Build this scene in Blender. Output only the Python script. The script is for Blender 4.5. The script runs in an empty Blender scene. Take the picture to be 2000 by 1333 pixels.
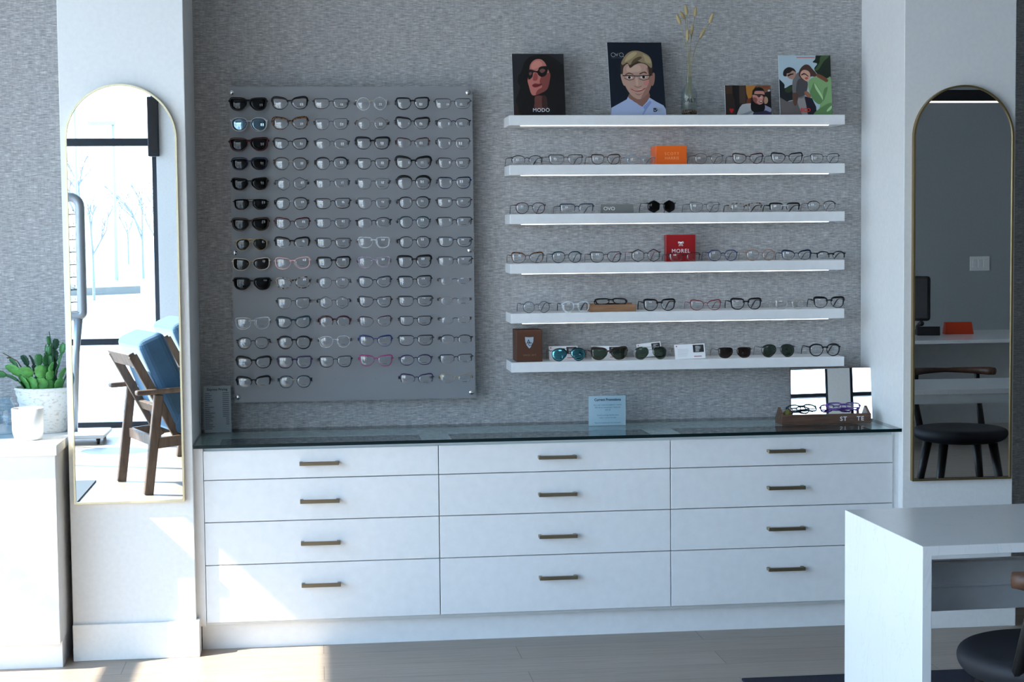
import bpy, bmesh, math, random
from mathutils import Vector, Matrix
random.seed(7)
S = bpy.context.scene
COL = S.collection
PI = math.pi

# ------------------------------------------------------------------ camera
F_PX = 3316.5
YAW, PITCH, ROLL = math.radians(6.6555), math.radians(3.7056), math.radians(-0.5634)
CAM = Vector((-0.0146, -6.6346, 1.520))
_fw = Vector((math.sin(YAW)*math.cos(PITCH), math.cos(YAW)*math.cos(PITCH), -math.sin(PITCH)))
_rt = Vector((math.cos(YAW), -math.sin(YAW), 0))
_up = _rt.cross(_fw)
_r2 = _rt*math.cos(ROLL)+_up*math.sin(ROLL)
_u2 = _up*math.cos(ROLL)-_rt*math.sin(ROLL)
cd = bpy.data.cameras.new('camera'); cam = bpy.data.objects.new('camera', cd); COL.objects.link(cam)
cd.sensor_width = 36; cd.sensor_fit = 'HORIZONTAL'; cd.lens = F_PX/2000*36
cd.clip_start = .05; cd.clip_end = 600
cam.matrix_world = Matrix(((_r2.x, _u2.x, -_fw.x, CAM.x), (_r2.y, _u2.y, -_fw.y, CAM.y), (_r2.z, _u2.z, -_fw.z, CAM.z), (0, 0, 0, 1)))
S.camera = cam

# ------------------------------------------------------------------ light
w = bpy.data.worlds.new('sky'); S.world = w; w.use_nodes = True
bg = w.node_tree.nodes['Background']; wn = w.node_tree.nodes; wl = w.node_tree.links
tc = wn.new('ShaderNodeTexCoord'); sx_ = wn.new('ShaderNodeSeparateXYZ'); cr = wn.new('ShaderNodeValToRGB')
wl.new(tc.outputs['Generated'], sx_.inputs[0]); wl.new(sx_.outputs['Z'], cr.inputs['Fac']); wl.new(cr.outputs['Color'], bg.inputs[0])
el = cr.color_ramp.elements; el[0].position = .03; el[0].color = (.40, .41, .405, 1); el[1].position = .55; el[1].color = (.32, .60, 1.0, 1)
e_ = el.new(.20); e_.color = (.47, .65, .88, 1)
bg.inputs[1].default_value = 9.6
sd = bpy.data.lights.new('sun', 'SUN'); sun = bpy.data.objects.new('sun', sd); COL.objects.link(sun)
sd.energy = 19; sd.angle = .009; sd.color = (1, .93, .82)
SUN_DIR = Vector((2.5, 1.0, -2.5)).normalized()
sun.rotation_mode = 'QUATERNION'; sun.rotation_quaternion = SUN_DIR.to_track_quat('-Z', 'Y'); sun.location = (-8, -4, 8)
S.view_settings.view_transform = 'Standard'; S.view_settings.look = 'None'
S.view_settings.gamma = 1; S.view_settings.use_curve_mapping = False
S.view_settings.exposure = 0.0
S.cycles.transparent_max_bounces = 24; S.cycles.max_bounces = 10; S.cycles.diffuse_bounces = 5
S.cycles.sample_clamp_indirect = 6

# ------------------------------------------------------------------ helpers
def W(px, py, y=None, z=None, x=None):
    """a measured point of the photograph turned into a place at a known depth, height or side"""
    d = _fw + _r2*((px-1000)/F_PX) + _u2*((666.5-py)/F_PX)
    if y is not None: t = (y-CAM.y)/d.y
    elif z is not None: t = (z-CAM.z)/d.z
    else: t = (x-CAM.x)/d.x
    return CAM+d*t
def lin(c):
    return tuple((v/12.92 if v <= .04045 else ((v+.055)/1.055)**2.4) for v in c)
def s255(r, g, b): return lin((r/255, g/255, b/255))

class MB:
    def __init__(s): s.v = []; s.f = []; s.m = []; s.sm = []
    def add(s, v, f, m=0, smooth=False):
        o = len(s.v); s.v += [tuple(p) for p in v]
        for q in f: s.f.append([i+o for i in q]); s.m.append(m); s.sm.append(smooth)
        return s
    def box(s, a, b, m=0):
        x0, y0, z0 = a; x1, y1, z1 = b
        if x0 > x1: x0, x1 = x1, x0
        if y0 > y1: y0, y1 = y1, y0
        if z0 > z1: z0, z1 = z1, z0
        v = [(x0,y0,z0),(x1,y0,z0),(x1,y1,z0),(x0,y1,z0),(x0,y0,z1),(x1,y0,z1),(x1,y1,z1),(x0,y1,z1)]
        return s.add(v, [(0,3,2,1),(4,5,6,7),(0,1,5,4),(1,2,6,5),(2,3,7,6),(3,0,4,7)], m)
    def tube(s, pts, rad, n=8, m=0, closed=False, cap=True, flat=1.0, upv=(0,0,1)):
        """round (or flattened) bar along a path; rad one number or one per point"""
        P = [Vector(p) for p in pts]; k = len(P)
        R = rad if isinstance(rad, (list, tuple)) else [rad]*k
        V = []; 
        for i in range(k):
            a = P[(i-1) % k] if closed or i > 0 else P[i]; b = P[(i+1) % k] if closed or i < k-1 else P[i]
            t = (b-a).normalized(); u = Vector(upv)
            if abs(t.dot(u)) > .98: u = Vector((1,0,0)) if abs(t.x) < .9 else Vector((0,1,0))
            sx = t.cross(u).normalized(); sy = sx.cross(t).normalized()
            for j in range(n):
                an = 2*PI*j/n
                V.append(P[i]+sx*math.cos(an)*R[i]*flat+sy*math.sin(an)*R[i])
        Fq = []
        for i in range(k if closed else k-1):
            i2 = (i+1) % k
            for j in range(n): Fq.append((i*n+j, i*n+(j+1) % n, i2*n+(j+1) % n, i2*n+j))
        if not closed and cap: Fq += [tuple(range(n-1, -1, -1)), tuple(range((k-1)*n, k*n))]
        return s.add(V, Fq, m, True)
    def lathe(s, prof, c=(0,0,0), n=32, m=0, smooth=True):
        V = []; 
        for r, z in prof:
            for j in range(n):
                a = 2*PI*j/n; V.append((c[0]+r*math.cos(a), c[1]+r*math.sin(a), c[2]+z))
        Fq = []
        for i in range(len(prof)-1):
            for j in range(n): Fq.append((i*n+j, i*n+(j+1) % n, (i+1)*n+(j+1) % n, (i+1)*n+j))
        if prof[0][0] > 1e-6: Fq.append(tuple(range(n-1, -1, -1)))
        if prof[-1][0] > 1e-6: Fq.append(tuple(range((len(prof)-1)*n, len(prof)*n)))
        return s.add(V, Fq, m, smooth)
    def prism(s, poly, y0, y1, m=0):
        """outline in x,z pushed from y0 to y1"""
        k = len(poly)
        V = [(p[0], y0, p[1]) for p in poly]+[(p[0], y1, p[1]) for p in poly]
        Fq = [tuple(range(k)), tuple(range(2*k-1, k-1, -1))]+[(i, k+i, k+(i+1) % k, (i+1) % k) for i in range(k)]
        return s.add(V, Fq, m)
    def ball(s, c, r, m=0, nu=12, nv=8):
        rx, ry, rz = r if isinstance(r, (tuple, list)) else (r, r, r)
        V = [(c[0], c[1], c[2]-rz)]
        for i in range(1, nv):
            t = PI*i/nv-PI/2
            for j in range(nu):
                a = 2*PI*j/nu; V.append((c[0]+rx*math.cos(t)*math.cos(a), c[1]+ry*math.cos(t)*math.sin(a), c[2]+rz*math.sin(t)))
        V.append((c[0], c[1], c[2]+rz)); Fq = []
        for j in range(nu): Fq.append((0, 1+(j+1) % nu, 1+j))
        for i in range(nv-2):
            for j in range(nu): Fq.append((1+i*nu+j, 1+i*nu+(j+1) % nu, 1+(i+1)*nu+(j+1) % nu, 1+(i+1)*nu+j))
        e = len(V)-1; b = 1+(nv-2)*nu
        for j in range(nu): Fq.append((b+j, b+(j+1) % nu, e))
        return s.add(V, Fq, m, True)
    def build(s, name, mats, parent=None, bevel=0, seg=2, fix=True):
        me = bpy.data.meshes.new(name); me.from_pydata(s.v, [], s.f)
        if not isinstance(mats, (list, tuple)): mats = [mats]
        for q in mats: me.materials.append(q)
        for p, mi, sm in zip(me.polygons, s.m, s.sm): p.material_index = mi; p.use_smooth = sm
        if fix or bevel:
            bm = bmesh.new(); bm.from_mesh(me)
            bmesh.ops.recalc_face_normals(bm, faces=bm.faces)
            if bevel: bmesh.ops.bevel(bm, geom=[e for e in bm.edges if len(e.link_faces) == 2 and e.calc_face_angle(0) > .6], offset=bevel, segments=seg, affect='EDGES', profile=.5)
            bm.to_mesh(me); bm.free()
        me.update()
        o = bpy.data.objects.new(name, me); COL.objects.link(o)
        if parent: o.parent = parent
        return o
def tag(o, label=None, cat=None, group=None, kind=None):
    if label: o['label'] = label
    if cat: o['category'] = cat
    if group: o['group'] = group
    if kind: o['kind'] = kind
    return o
def thing(name, label, cat, loc=(0,0,0), rz=0, group=None):
    o = bpy.data.objects.new(name, None); COL.objects.link(o); o.empty_display_size = .05
    o.location = loc; o.rotation_euler = (0, 0, rz)
    return tag(o, label, cat, group)
def struct(o, label=None, cat=None):
    return tag(o, label, cat, None, 'structure')
def letters(text, size, mat, parent, loc, rot=(PI/2,0,0), align='CENTER', bold=0, space=1.0, depth=.0004, name='lettering', sx=1.0):
    cu = bpy.data.curves.new('t', 'FONT'); cu.body = text; cu.size = size; cu.align_x = align; cu.extrude = depth
    cu.offset = bold; cu.space_character = space; cu.resolution_u = 3
    to = bpy.data.objects.new('t', cu); COL.objects.link(to)
    dg = bpy.context.evaluated_depsgraph_get(); me = bpy.data.meshes.new_from_object(to.evaluated_get(dg))
    bpy.data.objects.remove(to); bpy.data.curves.remove(cu)
    me.name = name; me.materials.clear(); me.materials.append(mat)
    o = bpy.data.objects.new(name, me); COL.objects.link(o); o.parent = parent; o.location = loc; o.rotation_euler = rot
    o.scale = (sx, 1, 1)
    return o

# ------------------------------------------------------------------ materials
def mat(name, col, rough=.5, metal=0, spec=.5, coat=0, trans=0, emit=None, es=0, ior=1.45, alpha=1):
    m = bpy.data.materials.new(name); m.use_nodes = True
    b = m.node_tree.nodes['Principled BSDF']
    b.inputs['Base Color'].default_value = (*col[:3], 1); b.inputs['Roughness'].default_value = rough
    b.inputs['Metallic'].default_value = metal; b.inputs['Specular IOR Level'].default_value = spec
    b.inputs['Coat Weight'].default_value = coat; b.inputs['Transmission Weight'].default_value = trans
    b.inputs['IOR'].default_value = ior
    if emit: b.inputs['Emission Color'].default_value = (*emit, 1); b.inputs['Emission Strength'].default_value = es
    return m
def nodes(m): return m.node_tree.nodes, m.node_tree.links, m.node_tree.nodes['Principled BSDF']
def world_pos(m, scale=(1,1,1), rot=(0,0,0)):
    n, l, b = nodes(m); g = n.new('ShaderNodeNewGeometry'); mp = n.new('ShaderNodeMapping')
    mp.inputs['Scale'].default_value = scale; mp.inputs['Rotation'].default_value = rot
    l.new(g.outputs['Position'], mp.inputs['Vector']); return mp.outputs['Vector']
def obj_pos(m, scale=(1,1,1)):
    n, l, b = nodes(m); g = n.new('ShaderNodeTexCoord'); mp = n.new('ShaderNodeMapping')
    mp.inputs['Scale'].default_value = scale
    l.new(g.outputs['Object'], mp.inputs['Vector']); return mp.outputs['Vector']
def noise(m, vec, scale, detail=2, rough=.5, dist=0):
    n, l, b = nodes(m); t = n.new('ShaderNodeTexNoise'); t.inputs['Scale'].default_value = scale
    t.inputs['Detail'].default_value = detail; t.inputs['Roughness'].default_value = rough; t.inputs['Distortion'].default_value = dist
    l.new(vec, t.inputs['Vector']); return t.outputs['Fac']
def ramp(m, fac, stops):
    n, l, b = nodes(m); r = n.new('ShaderNodeValToRGB'); e = r.color_ramp.elements
    while len(e) < len(stops): e.new(.5)
    for k, (p, c) in zip(e, stops): k.position = p; k.color = (*c[:3], 1)
    l.new(fac, r.inputs['Fac']); return r.outputs['Color']
def mth(m, op, a, b2):
    n, l, b = nodes(m); q = n.new('ShaderNodeMath'); q.operation = op
    for i, v in enumerate((a, b2)):
        if isinstance(v, (int, float)): q.inputs[i].default_value = v
        else: l.new(v, q.inputs[i])
    return q.outputs[0]
def bump(m, h, strength=.3, dist=.002):
    n, l, b = nodes(m); q = n.new('ShaderNodeBump'); q.inputs['Strength'].default_value = strength; q.inputs['Distance'].default_value = dist
    l.new(h, q.inputs['Height']); l.new(q.outputs['Normal'], b.inputs['Normal'])

def paint(name, col, rough=.55, sc=60):
    m = mat(name, col, rough); n, l, b = nodes(m)
    f = noise(m, world_pos(m), sc, 3)
    l.new(ramp(m, f, [(.3, [c*.97 for c in col]), (.7, [min(1, c*1.02) for c in col])]), b.inputs['Base Color'])
    bump(m, f, .06, .001)
    return m
M_white = paint('white_wall_paint', (.80, .81, .81))
M_ceil = paint('ceiling_paint', (.36, .36, .35))
M_grey = paint('grey_wall_paint', (.36, .38, .39))
M_lam = paint('white_laminate', (.80, .81, .82), .38, 30)
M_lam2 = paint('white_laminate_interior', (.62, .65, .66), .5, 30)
M_trim = paint('white_trim_paint', (.84, .84, .83), .4)

# woven grasscloth wallpaper
M_paper = mat('grasscloth_wallpaper', (.4, .4, .4), .85, spec=.2)
n, l, b = nodes(M_paper)
h1 = noise(M_paper, world_pos(M_paper, (42, 42, 430)), 1, 3, .6)
h2 = noise(M_paper, world_pos(M_paper, (400, 400, 46)), 1, 3, .6)
h3 = noise(M_paper, world_pos(M_paper, (22, 22, 170)), 1, 3, .55)
h4 = noise(M_paper, world_pos(M_paper, (120, 120, 9)), 1, 2, .5)
sm_ = mth(M_paper, 'ADD', mth(M_paper, 'ADD', mth(M_paper, 'MULTIPLY', h1, .46), mth(M_paper, 'MULTIPLY', h2, .18)), mth(M_paper, 'ADD', mth(M_paper, 'MULTIPLY', h3, .28), mth(M_paper, 'MULTIPLY', h4, .08)))
l.new(ramp(M_paper, sm_, [(.37, (.20, .20, .205)), (.475, (.34, .335, .335)), (.55, (.455, .45, .445)), (.64, (.72, .71, .70))]), b.inputs['Base Color'])
bump(M_paper, sm_, .35, .002)

def planks():
    m = mat('light_oak_planks', (.5, .45, .4), .42); n, l, b = nodes(m)
    v = world_pos(m, (1, 1, 1))
    br = n.new('ShaderNodeTexBrick'); br.inputs['Scale'].default_value = 1; br.inputs['Brick Width'].default_value = 1.4; br.inputs['Row Height'].default_value = .18
    br.inputs['Mortar Size'].default_value = .0012; br.inputs['Color1'].default_value = (.335, .275, .225, 1); br.inputs['Color2'].default_value = (.385, .32, .265, 1); br.inputs['Mortar'].default_value = (.16, .13, .11, 1)
    l.new(v, br.inputs['Vector'])
    g = noise(m, world_pos(m, (4, 60, 1)), 1, 5, .65, .4)
    mx = n.new('ShaderNodeMix'); mx.data_type = 'RGBA'; mx.blend_type = 'MULTIPLY'; mx.inputs[0].default_value = .55
    l.new(br.outputs['Color'], mx.inputs[6]); l.new(ramp(m, g, [(.3, (.68, .66, .64)), (.7, (1.1, 1.1, 1.1))]), mx.inputs[7])
    l.new(mx.outputs[2], b.inputs['Base Color']); return m
M_floor = planks()
def wood(name, dark, light, ax=(3, 40, 40), rough=.45):
    m = mat(name, light, rough); n, l, b = nodes(m)
    f = noise(m, obj_pos(m, ax), 1, 4, .6, .6)
    l.new(ramp(m, f, [(.3, dark), (.7, light)]), b.inputs['Base Color']); bump(m, f, .1, .001); return m
M_walnut = wood('walnut_wood', s255(72, 52, 42), s255(112, 84, 68), (8, 90, 90))
M_chairwood = wood('ash_brown_chair_wood', s255(74, 60, 51), s255(112, 94, 80), (20, 20, 5))
M_tan = wood('tan_wood_block', s255(128, 92, 64), s255(160, 120, 88), (10, 120, 120))
M_backrest = wood('dark_walnut_backrest', s255(60, 38, 28), s255(98, 66, 48), (6, 50, 50))
M_leather = mat('brown_leatherette', s255(78, 44, 26), .5); bump(M_leather, noise(M_leather, obj_pos(M_leather), 500, 2), .2, .0005)
def quartz():
    m = mat('white_quartz', (.82, .83, .84), .16); n, l, b = nodes(m)
    v = noise(m, world_pos(m, (3, 3, 1.2)), 2.2, 6, .62, 1.2)
    l.new(ramp(m, v, [(0, (.84, .845, .85)), (.495, (.84, .845, .85)), (.502, (.76, .765, .775)), (.509, (.84, .845, .85)), (1, (.82, .825, .835))]), b.inputs['Base Color']); return m
M_quartz = quartz()
M_brass = mat('brushed_bronze', s255(134, 121, 100), .36, .8)
M_gold = mat('pale_gold_metal', s255(218, 206, 172), .35, .8)
M_goldd = mat('antique_gold_metal', s255(150, 130, 90), .35, .9)
M_chrome = mat('chrome', (.75, .76, .78), .12, 1)
M_black = mat('satin_black', (.012, .012, .014), .4)
M_blackframe = mat('black_anodised_frame', (.010, .016, .026), .4)
M_rug = mat('navy_rug', (.010, .012, .030), .95); bump(M_rug, noise(M_rug, world_pos(M_rug), 400, 2), .6, .004)
M_ledoff = mat('led_diffuser', (.9, .9, .9), .5, emit=(.90, .96, 1), es=5.0)
M_ledwarm = mat('warm_led_diffuser', (.9, .9, .9), .5, emit=(1, .86, .74), es=2.2)
M_mirror = bpy.data.materials.new('mirror_silver'); M_mirror.use_nodes = True
n, l, b = nodes(M_mirror); b.inputs['Base Color'].default_value = (.90, .92, .92, 1); b.inputs['Metallic'].default_value = 1; b.inputs['Roughness'].default_value = 0.0

def thin_glass(name, tint=(.97, .98, .98), ior=1.5, extra=0.0, refl=(1, 1, 1), rough=0.0):
    """clear or tinted sheet: passes light straight through and reflects by its angle"""
    m = bpy.data.materials.new(name); m.use_nodes = True; nt = m.node_tree; nt.nodes.clear()
    out = nt.nodes.new('ShaderNodeOutputMaterial'); mx = nt.nodes.new('ShaderNodeMixShader')
    tr = nt.nodes.new('ShaderNodeBsdfTransparent'); tr.inputs[0].default_value = (*tint, 1)
    gl = nt.nodes.new('ShaderNodeBsdfGlossy'); gl.inputs['Roughness'].default_value = rough; gl.inputs['Color'].default_value = (*refl, 1)
    fr = nt.nodes.new('ShaderNodeFresnel'); fr.inputs['IOR'].default_value = ior
    ge = nt.nodes.new('ShaderNodeNewGeometry')
    ad = nt.nodes.new('ShaderNodeMath'); ad.operation = 'ADD'; ad.inputs[1].default_value = extra; ad.use_clamp = True
    inv = nt.nodes.new('ShaderNodeMath'); inv.operation = 'SUBTRACT'; inv.inputs[0].default_value = 1
    mu = nt.nodes.new('ShaderNodeMath'); mu.operation = 'MULTIPLY'
    L = nt.links.new
    L(fr.outputs[0], ad.inputs[0]); L(ge.outputs['Backfacing'], inv.inputs[1]); L(ad.outputs[0], mu.inputs[0]); L(inv.outputs[0], mu.inputs[1])
    L(mu.outputs[0], mx.inputs[0]); L(tr.outputs[0], mx.inputs[1]); L(gl.outputs[0], mx.inputs[2]); L(mx.outputs[0], out.inputs['Surface'])
    return m
M_pane = thin_glass('window_glass', (.97, .985, .98))
M_top = thin_glass('tinted_glass_top', (.84, .92, .92), 1.5, .0)
M_edge = mat('dark_green_glass_edge', (.003, .012, .014), .3, spec=.3)
M_clear = thin_glass('clear_acrylic', (.94, .96, .965))
M_jar = thin_glass('clear_bottle_glass', (.90, .93, .94), 1.55)
M_bluejar = thin_glass('pale_blue_glass', (.86, .93, .97), 1.5)
M_lens = thin_glass('clear_lens', (.975, .98, .985), 1.5, .065)
M_lensdark = thin_glass('black_lens', (.05, .05, .06), 1.38)
M_lensbrown = thin_glass('brown_lens', (.20, .15, .13), 1.5)
M_lensgreen = thin_glass('green_lens', (.22, .28, .23), 1.5, .02)
M_lensblue = thin_glass('blue_flash_lens', (.02, .04, .06), 1.5, .26, (.55, .80, 1))
M_lensteal = thin_glass('teal_mirror_lens', (.01, .05, .06), 1.5, .5, (.22, .72, .85))

def frosted():
    m = bpy.data.materials.new('frosted_acrylic'); m.use_nodes = True; nt = m.node_tree; nt.nodes.clear()
    out = nt.nodes.new('ShaderNodeOutputMaterial'); L = nt.links.new
    df = nt.nodes.new('ShaderNodeBsdfDiffuse'); df.inputs[0].default_value = (.42, .43, .45, 1)
    tl = nt.nodes.new('ShaderNodeBsdfTranslucent'); tl.inputs[0].default_value = (.52, .54, .56, 1)
    tr = nt.nodes.new('ShaderNodeBsdfTransparent'); tr.inputs[0].default_value = (.92, .94, .95, 1)
    gl = nt.nodes.new('ShaderNodeBsdfGlossy'); gl.inputs['Roughness'].default_value = .32
    a = nt.nodes.new('ShaderNodeMixShader'); a.inputs[0].default_value = .4
    c = nt.nodes.new('ShaderNodeMixShader'); c.inputs[0].default_value = .22
    d = nt.nodes.new('ShaderNodeMixShader'); d.inputs[0].default_value = .05
    L(df.outputs[0], a.inputs[1]); L(tl.outputs[0], a.inputs[2]); L(a.outputs[0], c.inputs[1]); L(tr.outputs[0], c.inputs[2])
    L(c.outputs[0], d.inputs[1]); L(gl.outputs[0], d.inputs[2]); L(d.outputs[0], out.inputs['Surface'])
    return m
M_frost = frosted()

# ------------------------------------------------------------------ room shell
XL, XR, D = -.4541, 2.1764, .5          # alcove sides and depth
PLX, PRX = -.888, 2.608                 # outer sides of the two piers
RX0, RX1, RY1, CZ = -3.0, 6.0, -8.0, 3.35
struct(MB().box((RX0-.3, RY1-.3, -.12), (RX1+.2, .2, 0)).build('floor', M_floor))
struct(MB().box((RX0-.3, RY1-.3, CZ), (RX1+.2, .2, CZ+.12)).build('ceiling', M_ceil))
struct(MB().box((RX0-.3, 0, 0), (RX1+.2, .2, CZ)).build('wall_back', M_paper))
struct(MB().box((RX1, RY1, 0), (RX1+.2, 0, CZ)).build('wall_right', M_grey))
struct(MB().box((RX0-.2, -1.2, 0), (RX0, 0, CZ)).box((RX0-.2, RY1-.2, 3.20), (RX0, -1.2, CZ)).build('wall_left', M_white))
struct(MB().box((-1.21, RY1-.2, 0), (1.28, RY1, CZ)).box((RX0, RY1-.2, 3.05), (-1.21, RY1, CZ)).box((1.28, RY1-.2, 0), (2.32, RY1, 1.95))
       .box((1.28, RY1-.2, 2.80), (2.32, RY1, CZ)).box((1.71, RY1-.2, 1.95), (1.90, RY1, 2.80)).box((2.32, RY1-.2, 0), (RX1, RY1, CZ)).build('wall_front', M_grey))
struct(MB().box((1.712, RY1, 1.6), (1.898, RY1+.03, CZ)).build('trim_6', M_white))
struct(MB().box((-1.21, RY1, 0), (-.75, RY1+.10, CZ)).build('trim_3', M_white))
struct(MB().box((PLX, -D, 0), (XL, 0, CZ)).build('trim_1', M_white, bevel=.002, seg=1))
struct(MB().box((XR, -D, 0), (PRX, 0, CZ)).build('trim_2', M_white, bevel=.002, seg=1))
struct(MB().box((PLX, -D-.016, 0), (XL+.012, -D, .132)).box((XL, -D, 0), (XL+.012, -.42, .132)).build('baseboard_left', M_trim, bevel=.003))
struct(MB().box((XR-.006, -D-.016, 0), (PRX+.012, -D, .132)).build('baseboard_right', M_trim, bevel=.003))
struct(MB().box((RX0, -.016, 0), (PLX, 0, .132)).build('baseboard_back', M_trim))

def window(nm, axis, a0, a1, z0, z1, plane, bars, posts, t=.045, dp=.06):
    """glazed bay: a dark frame with bars and posts, and one pane of glass per field"""
    r = bpy.data.objects.new(nm, None); COL.objects.link(r); struct(r)
    def bxs(m, u0, u1, za, zb, d0, d1):
        if axis == 'y': m.box((plane+d0, u0, za), (plane+d1, u1, zb))
        else: m.box((u0, plane+d0, za), (u1, plane+d1, zb))
    f = MB()
    for (za, zb) in [(z0, z0+t), (z1-t, z1)]+bars: bxs(f, a0, a1, za, zb, -dp/2, dp/2)
    for p in [a0+t/2, a1-t/2]+posts: bxs(f, p-t/2, p+t/2, z0, z1, -dp/2*.98, dp/2*.98)
    struct(f.build('window_frame', M_blackframe, r, bevel=.003, seg=1))
    e = [a0]+sorted(posts)+[a1]; zz = [z0]+[q for bq in bars for q in bq]+[z1]
    for i in range(len(e)-1):
        g = MB()
        for k in range(0, len(zz), 2): bxs(g, e[i]+.02, e[i+1]-.02, zz[k], zz[k+1], -.006, .006)
        struct(g.build('window_pane', M_pane, r))
    return r
BARS = [(.66, .71), (2.302, 2.376)]
window('window_1', 'y', -8.0, -1.2, 0.0, 3.20, RX0-.05, BARS, [-3.0, -4.7, -6.4])
window('window_2', 'x', RX0, -1.21, 0.0, 3.05, RY1-.05, [(.655, .705), (2.215, 2.275)], [])
window('window_3', 'x', 1.28, 1.71, 1.95, 2.80, RY1-.05, [(2.29, 2.325)], [], .022)
window('window_4', 'x', 1.90, 2.32, 1.95, 2.80, RY1-.05, [(2.29, 2.325)], [], .022)

# ------------------------------------------------------------------ world outside the windows
M_ground = paint('pale_concrete', (.38, .38, .375), .9, 2)
M_kerb = paint('dark_kerb_bed', (.16, .15, .13), .9, 6)
M_bark = mat('hazy_bark', (.20, .22, .25), .9)
M_pole = mat('grey_pole', (.30, .36, .42), .6)
struct(MB().box((-160, -260, -.40), (120, 60, -.20)).build('ground_outside', M_ground))
def MR(px, py, y):
    """place at depth y seen by reflection in the flat mirrors on the pier fronts"""
    q = W(px, py, y=-2*D-.036-y); return Vector((q.x, y, q.z))
isl = [MR(160, 532, -45), MR(272, 524, -45)]
pl = [(isl[0].x-6, -47.5), (isl[0].x-6, -44), (isl[1].x-1.2, -44), (isl[1].x, -45.2), (isl[1].x-1.0, -47.2)]
k = len(pl); v = [(x, y, -.25) for x, y in pl]+[(x, y, .02) for x, y in pl]
tag(MB().add(v, [tuple(range(k)), tuple(range(2*k-1, k-1, -1))]+[(i, (i+1) % k, k+(i+1) % k, k+i) for i in range(k)]).build('parking_island', M_kerb),
    'dark planted kerb island in the bright car park outside the window', 'kerb island')
def pole(px, ptop, y, lab, r=.09):
    a = MR(px, 470, y); t = MR(px, ptop, y)
    tag(MB().tube([(a.x, y, -.3), (a.x, y, t.z)], [r, r*.7], 8).box((a.x-.9, y-.12, t.z-.02), (a.x+.1, y+.12, t.z+.1)).build('lamp_post', M_pole), lab, 'lamp post')
pole(226, 243, -60, 'thin lamp post in the middle of the window view, seen in left mirror', .07)
pole(152, 190, -50, 'tall lamp post at the left edge of the left mirror view', .06)
def tree(px, y, h, lab, n=5, seed=1):
    rnd = random.Random(seed); a = MR(px, 470, y); m = MB()
    def grow(p, d, L, r, lev):
        q = p+d*L; m.tube([p, q], [r, r*.65], 5, cap=False)
        if lev == 0: return
        for _ in range(3 if lev > 1 else 4):
            e = (d+Vector((rnd.uniform(-.7, .7), rnd.uniform(-.7, .7), rnd.uniform(-.1, .5)))).normalized()
            grow(p+d*L*rnd.uniform(.6, 1), e, L*rnd.uniform(.55, .75), r*.6, lev-1)
    grow(Vector((a.x, y, -.3)), Vector((0, 0, 1)), h*.38, h*.012, n)
    tag(m.build('bare_tree', M_bark, fix=False), lab, 'tree', 'bare trees beyond the car park')
tree(278, -62, 5, 'bare tree at the right of the window view, seen in left mirror', 4, 3)
tree(305, -75, 5, 'bare shrubby tree beside the white column edge in left mirror', 4, 5)
tree(158, -70, 7, 'tall bare tree behind the display stand in left mirror', 4, 8)
tree(181, -40, 3.6, 'slim bare sapling right of the display stand in left mirror', 3, 11)
tree(250, -95, 5, 'distant bare tree between the lamp post and right tree', 4, 14)

# ------------------------------------------------------------------ glass-topped drawer units
DF = -.466; ZT = .7638
seams = [XL+.034, W(858, 1000, y=DF).x, W(1310, 1000, y=DF).x, W(1744, 950, y=DF).x]
zs = [.1099, .3212, .4777, .6318, ZT-.024]
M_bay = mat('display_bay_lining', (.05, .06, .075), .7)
unames = ['leftmost white drawer unit of the three under the glass top', 'middle white drawer unit of the three under the glass top', 'rightmost white drawer unit of the three, partly hidden by desk']
for i in range(3):
    x0, x1 = seams[i], seams[i+1]
    u = thing('drawer_unit', unames[i], 'drawer unit', ((x0+x1)/2, DF, 0), 0, 'white drawer units')
    c = (x1-x0)/2; dd = -DF-.004
    m = MB(); t = .018; zb = .098; zt = ZT-.0125
    m.box((-c, .02, zb), (-c+.055, dd, zt)).box((c-.055, .02, zb), (c, dd, zt)).box((-c+.055, dd-.19, zb), (c-.055, dd, zt))
    m.box((-c+.055, .02, zb), (c-.055, dd-.19, zb+t)).box((-c+.055, .02, zt-.014), (c-.055, .05, zt))
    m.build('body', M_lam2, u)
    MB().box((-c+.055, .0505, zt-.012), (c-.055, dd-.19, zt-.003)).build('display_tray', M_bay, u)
    MB().box((-c-(.020 if i == 0 else 0), .062, 0), (c, .08, .0975)).build('plinth', M_lam, u)
    for k in range(4):
        z0, z1 = zs[k]+.0015, zs[k+1]-.0015
        dr = MB().box((-c+.0015, 0, z0), (c-.0015, .0195, z1)).build('drawer', M_lam, u, bevel=.0012, seg=1)
        hx = W([625, 1088, 1533][i], 1000, y=DF).x-(x0+x1)/2
        hz = [W([629, 1088, 1533][i], [[1144, 1130, 1113], [1062, 1049, 1034], [980, 967, 954], [906, 894, 882]][k][i], y=DF-.03).z][0]
        h = MB().box((hx-.071, -.034, hz-.0065), (hx+.071, -.022, hz+.0065)).box((hx-.071, -.022, hz-.0055), (hx-.059, 0, hz+.0055)).box((hx+.059, -.022, hz-.0055), (hx+.071, 0, hz+.0055))
        h.build('handle', M_brass, dr, bevel=.0012, seg=1)
struct(MB().box((XL, DF+.006, .098), (seams[0]-.001, -.01, ZT-.0125)).build('trim_4', M_lam))
struct(MB().box((seams[3]+.001, DF+.012, 0), (XR, -.01, ZT-.0125)).build('trim_5', M_lam))
g = MB().box((XL+.002, -.497, ZT-.012), (XR-.002, -.002, ZT)); g.m[2:] = [1, 1, 1, 1]
tag(g.build('glass_countertop', [M_top, M_edge]), 'long tinted glass top with dark green edge over the white drawers', 'counter top')

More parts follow.
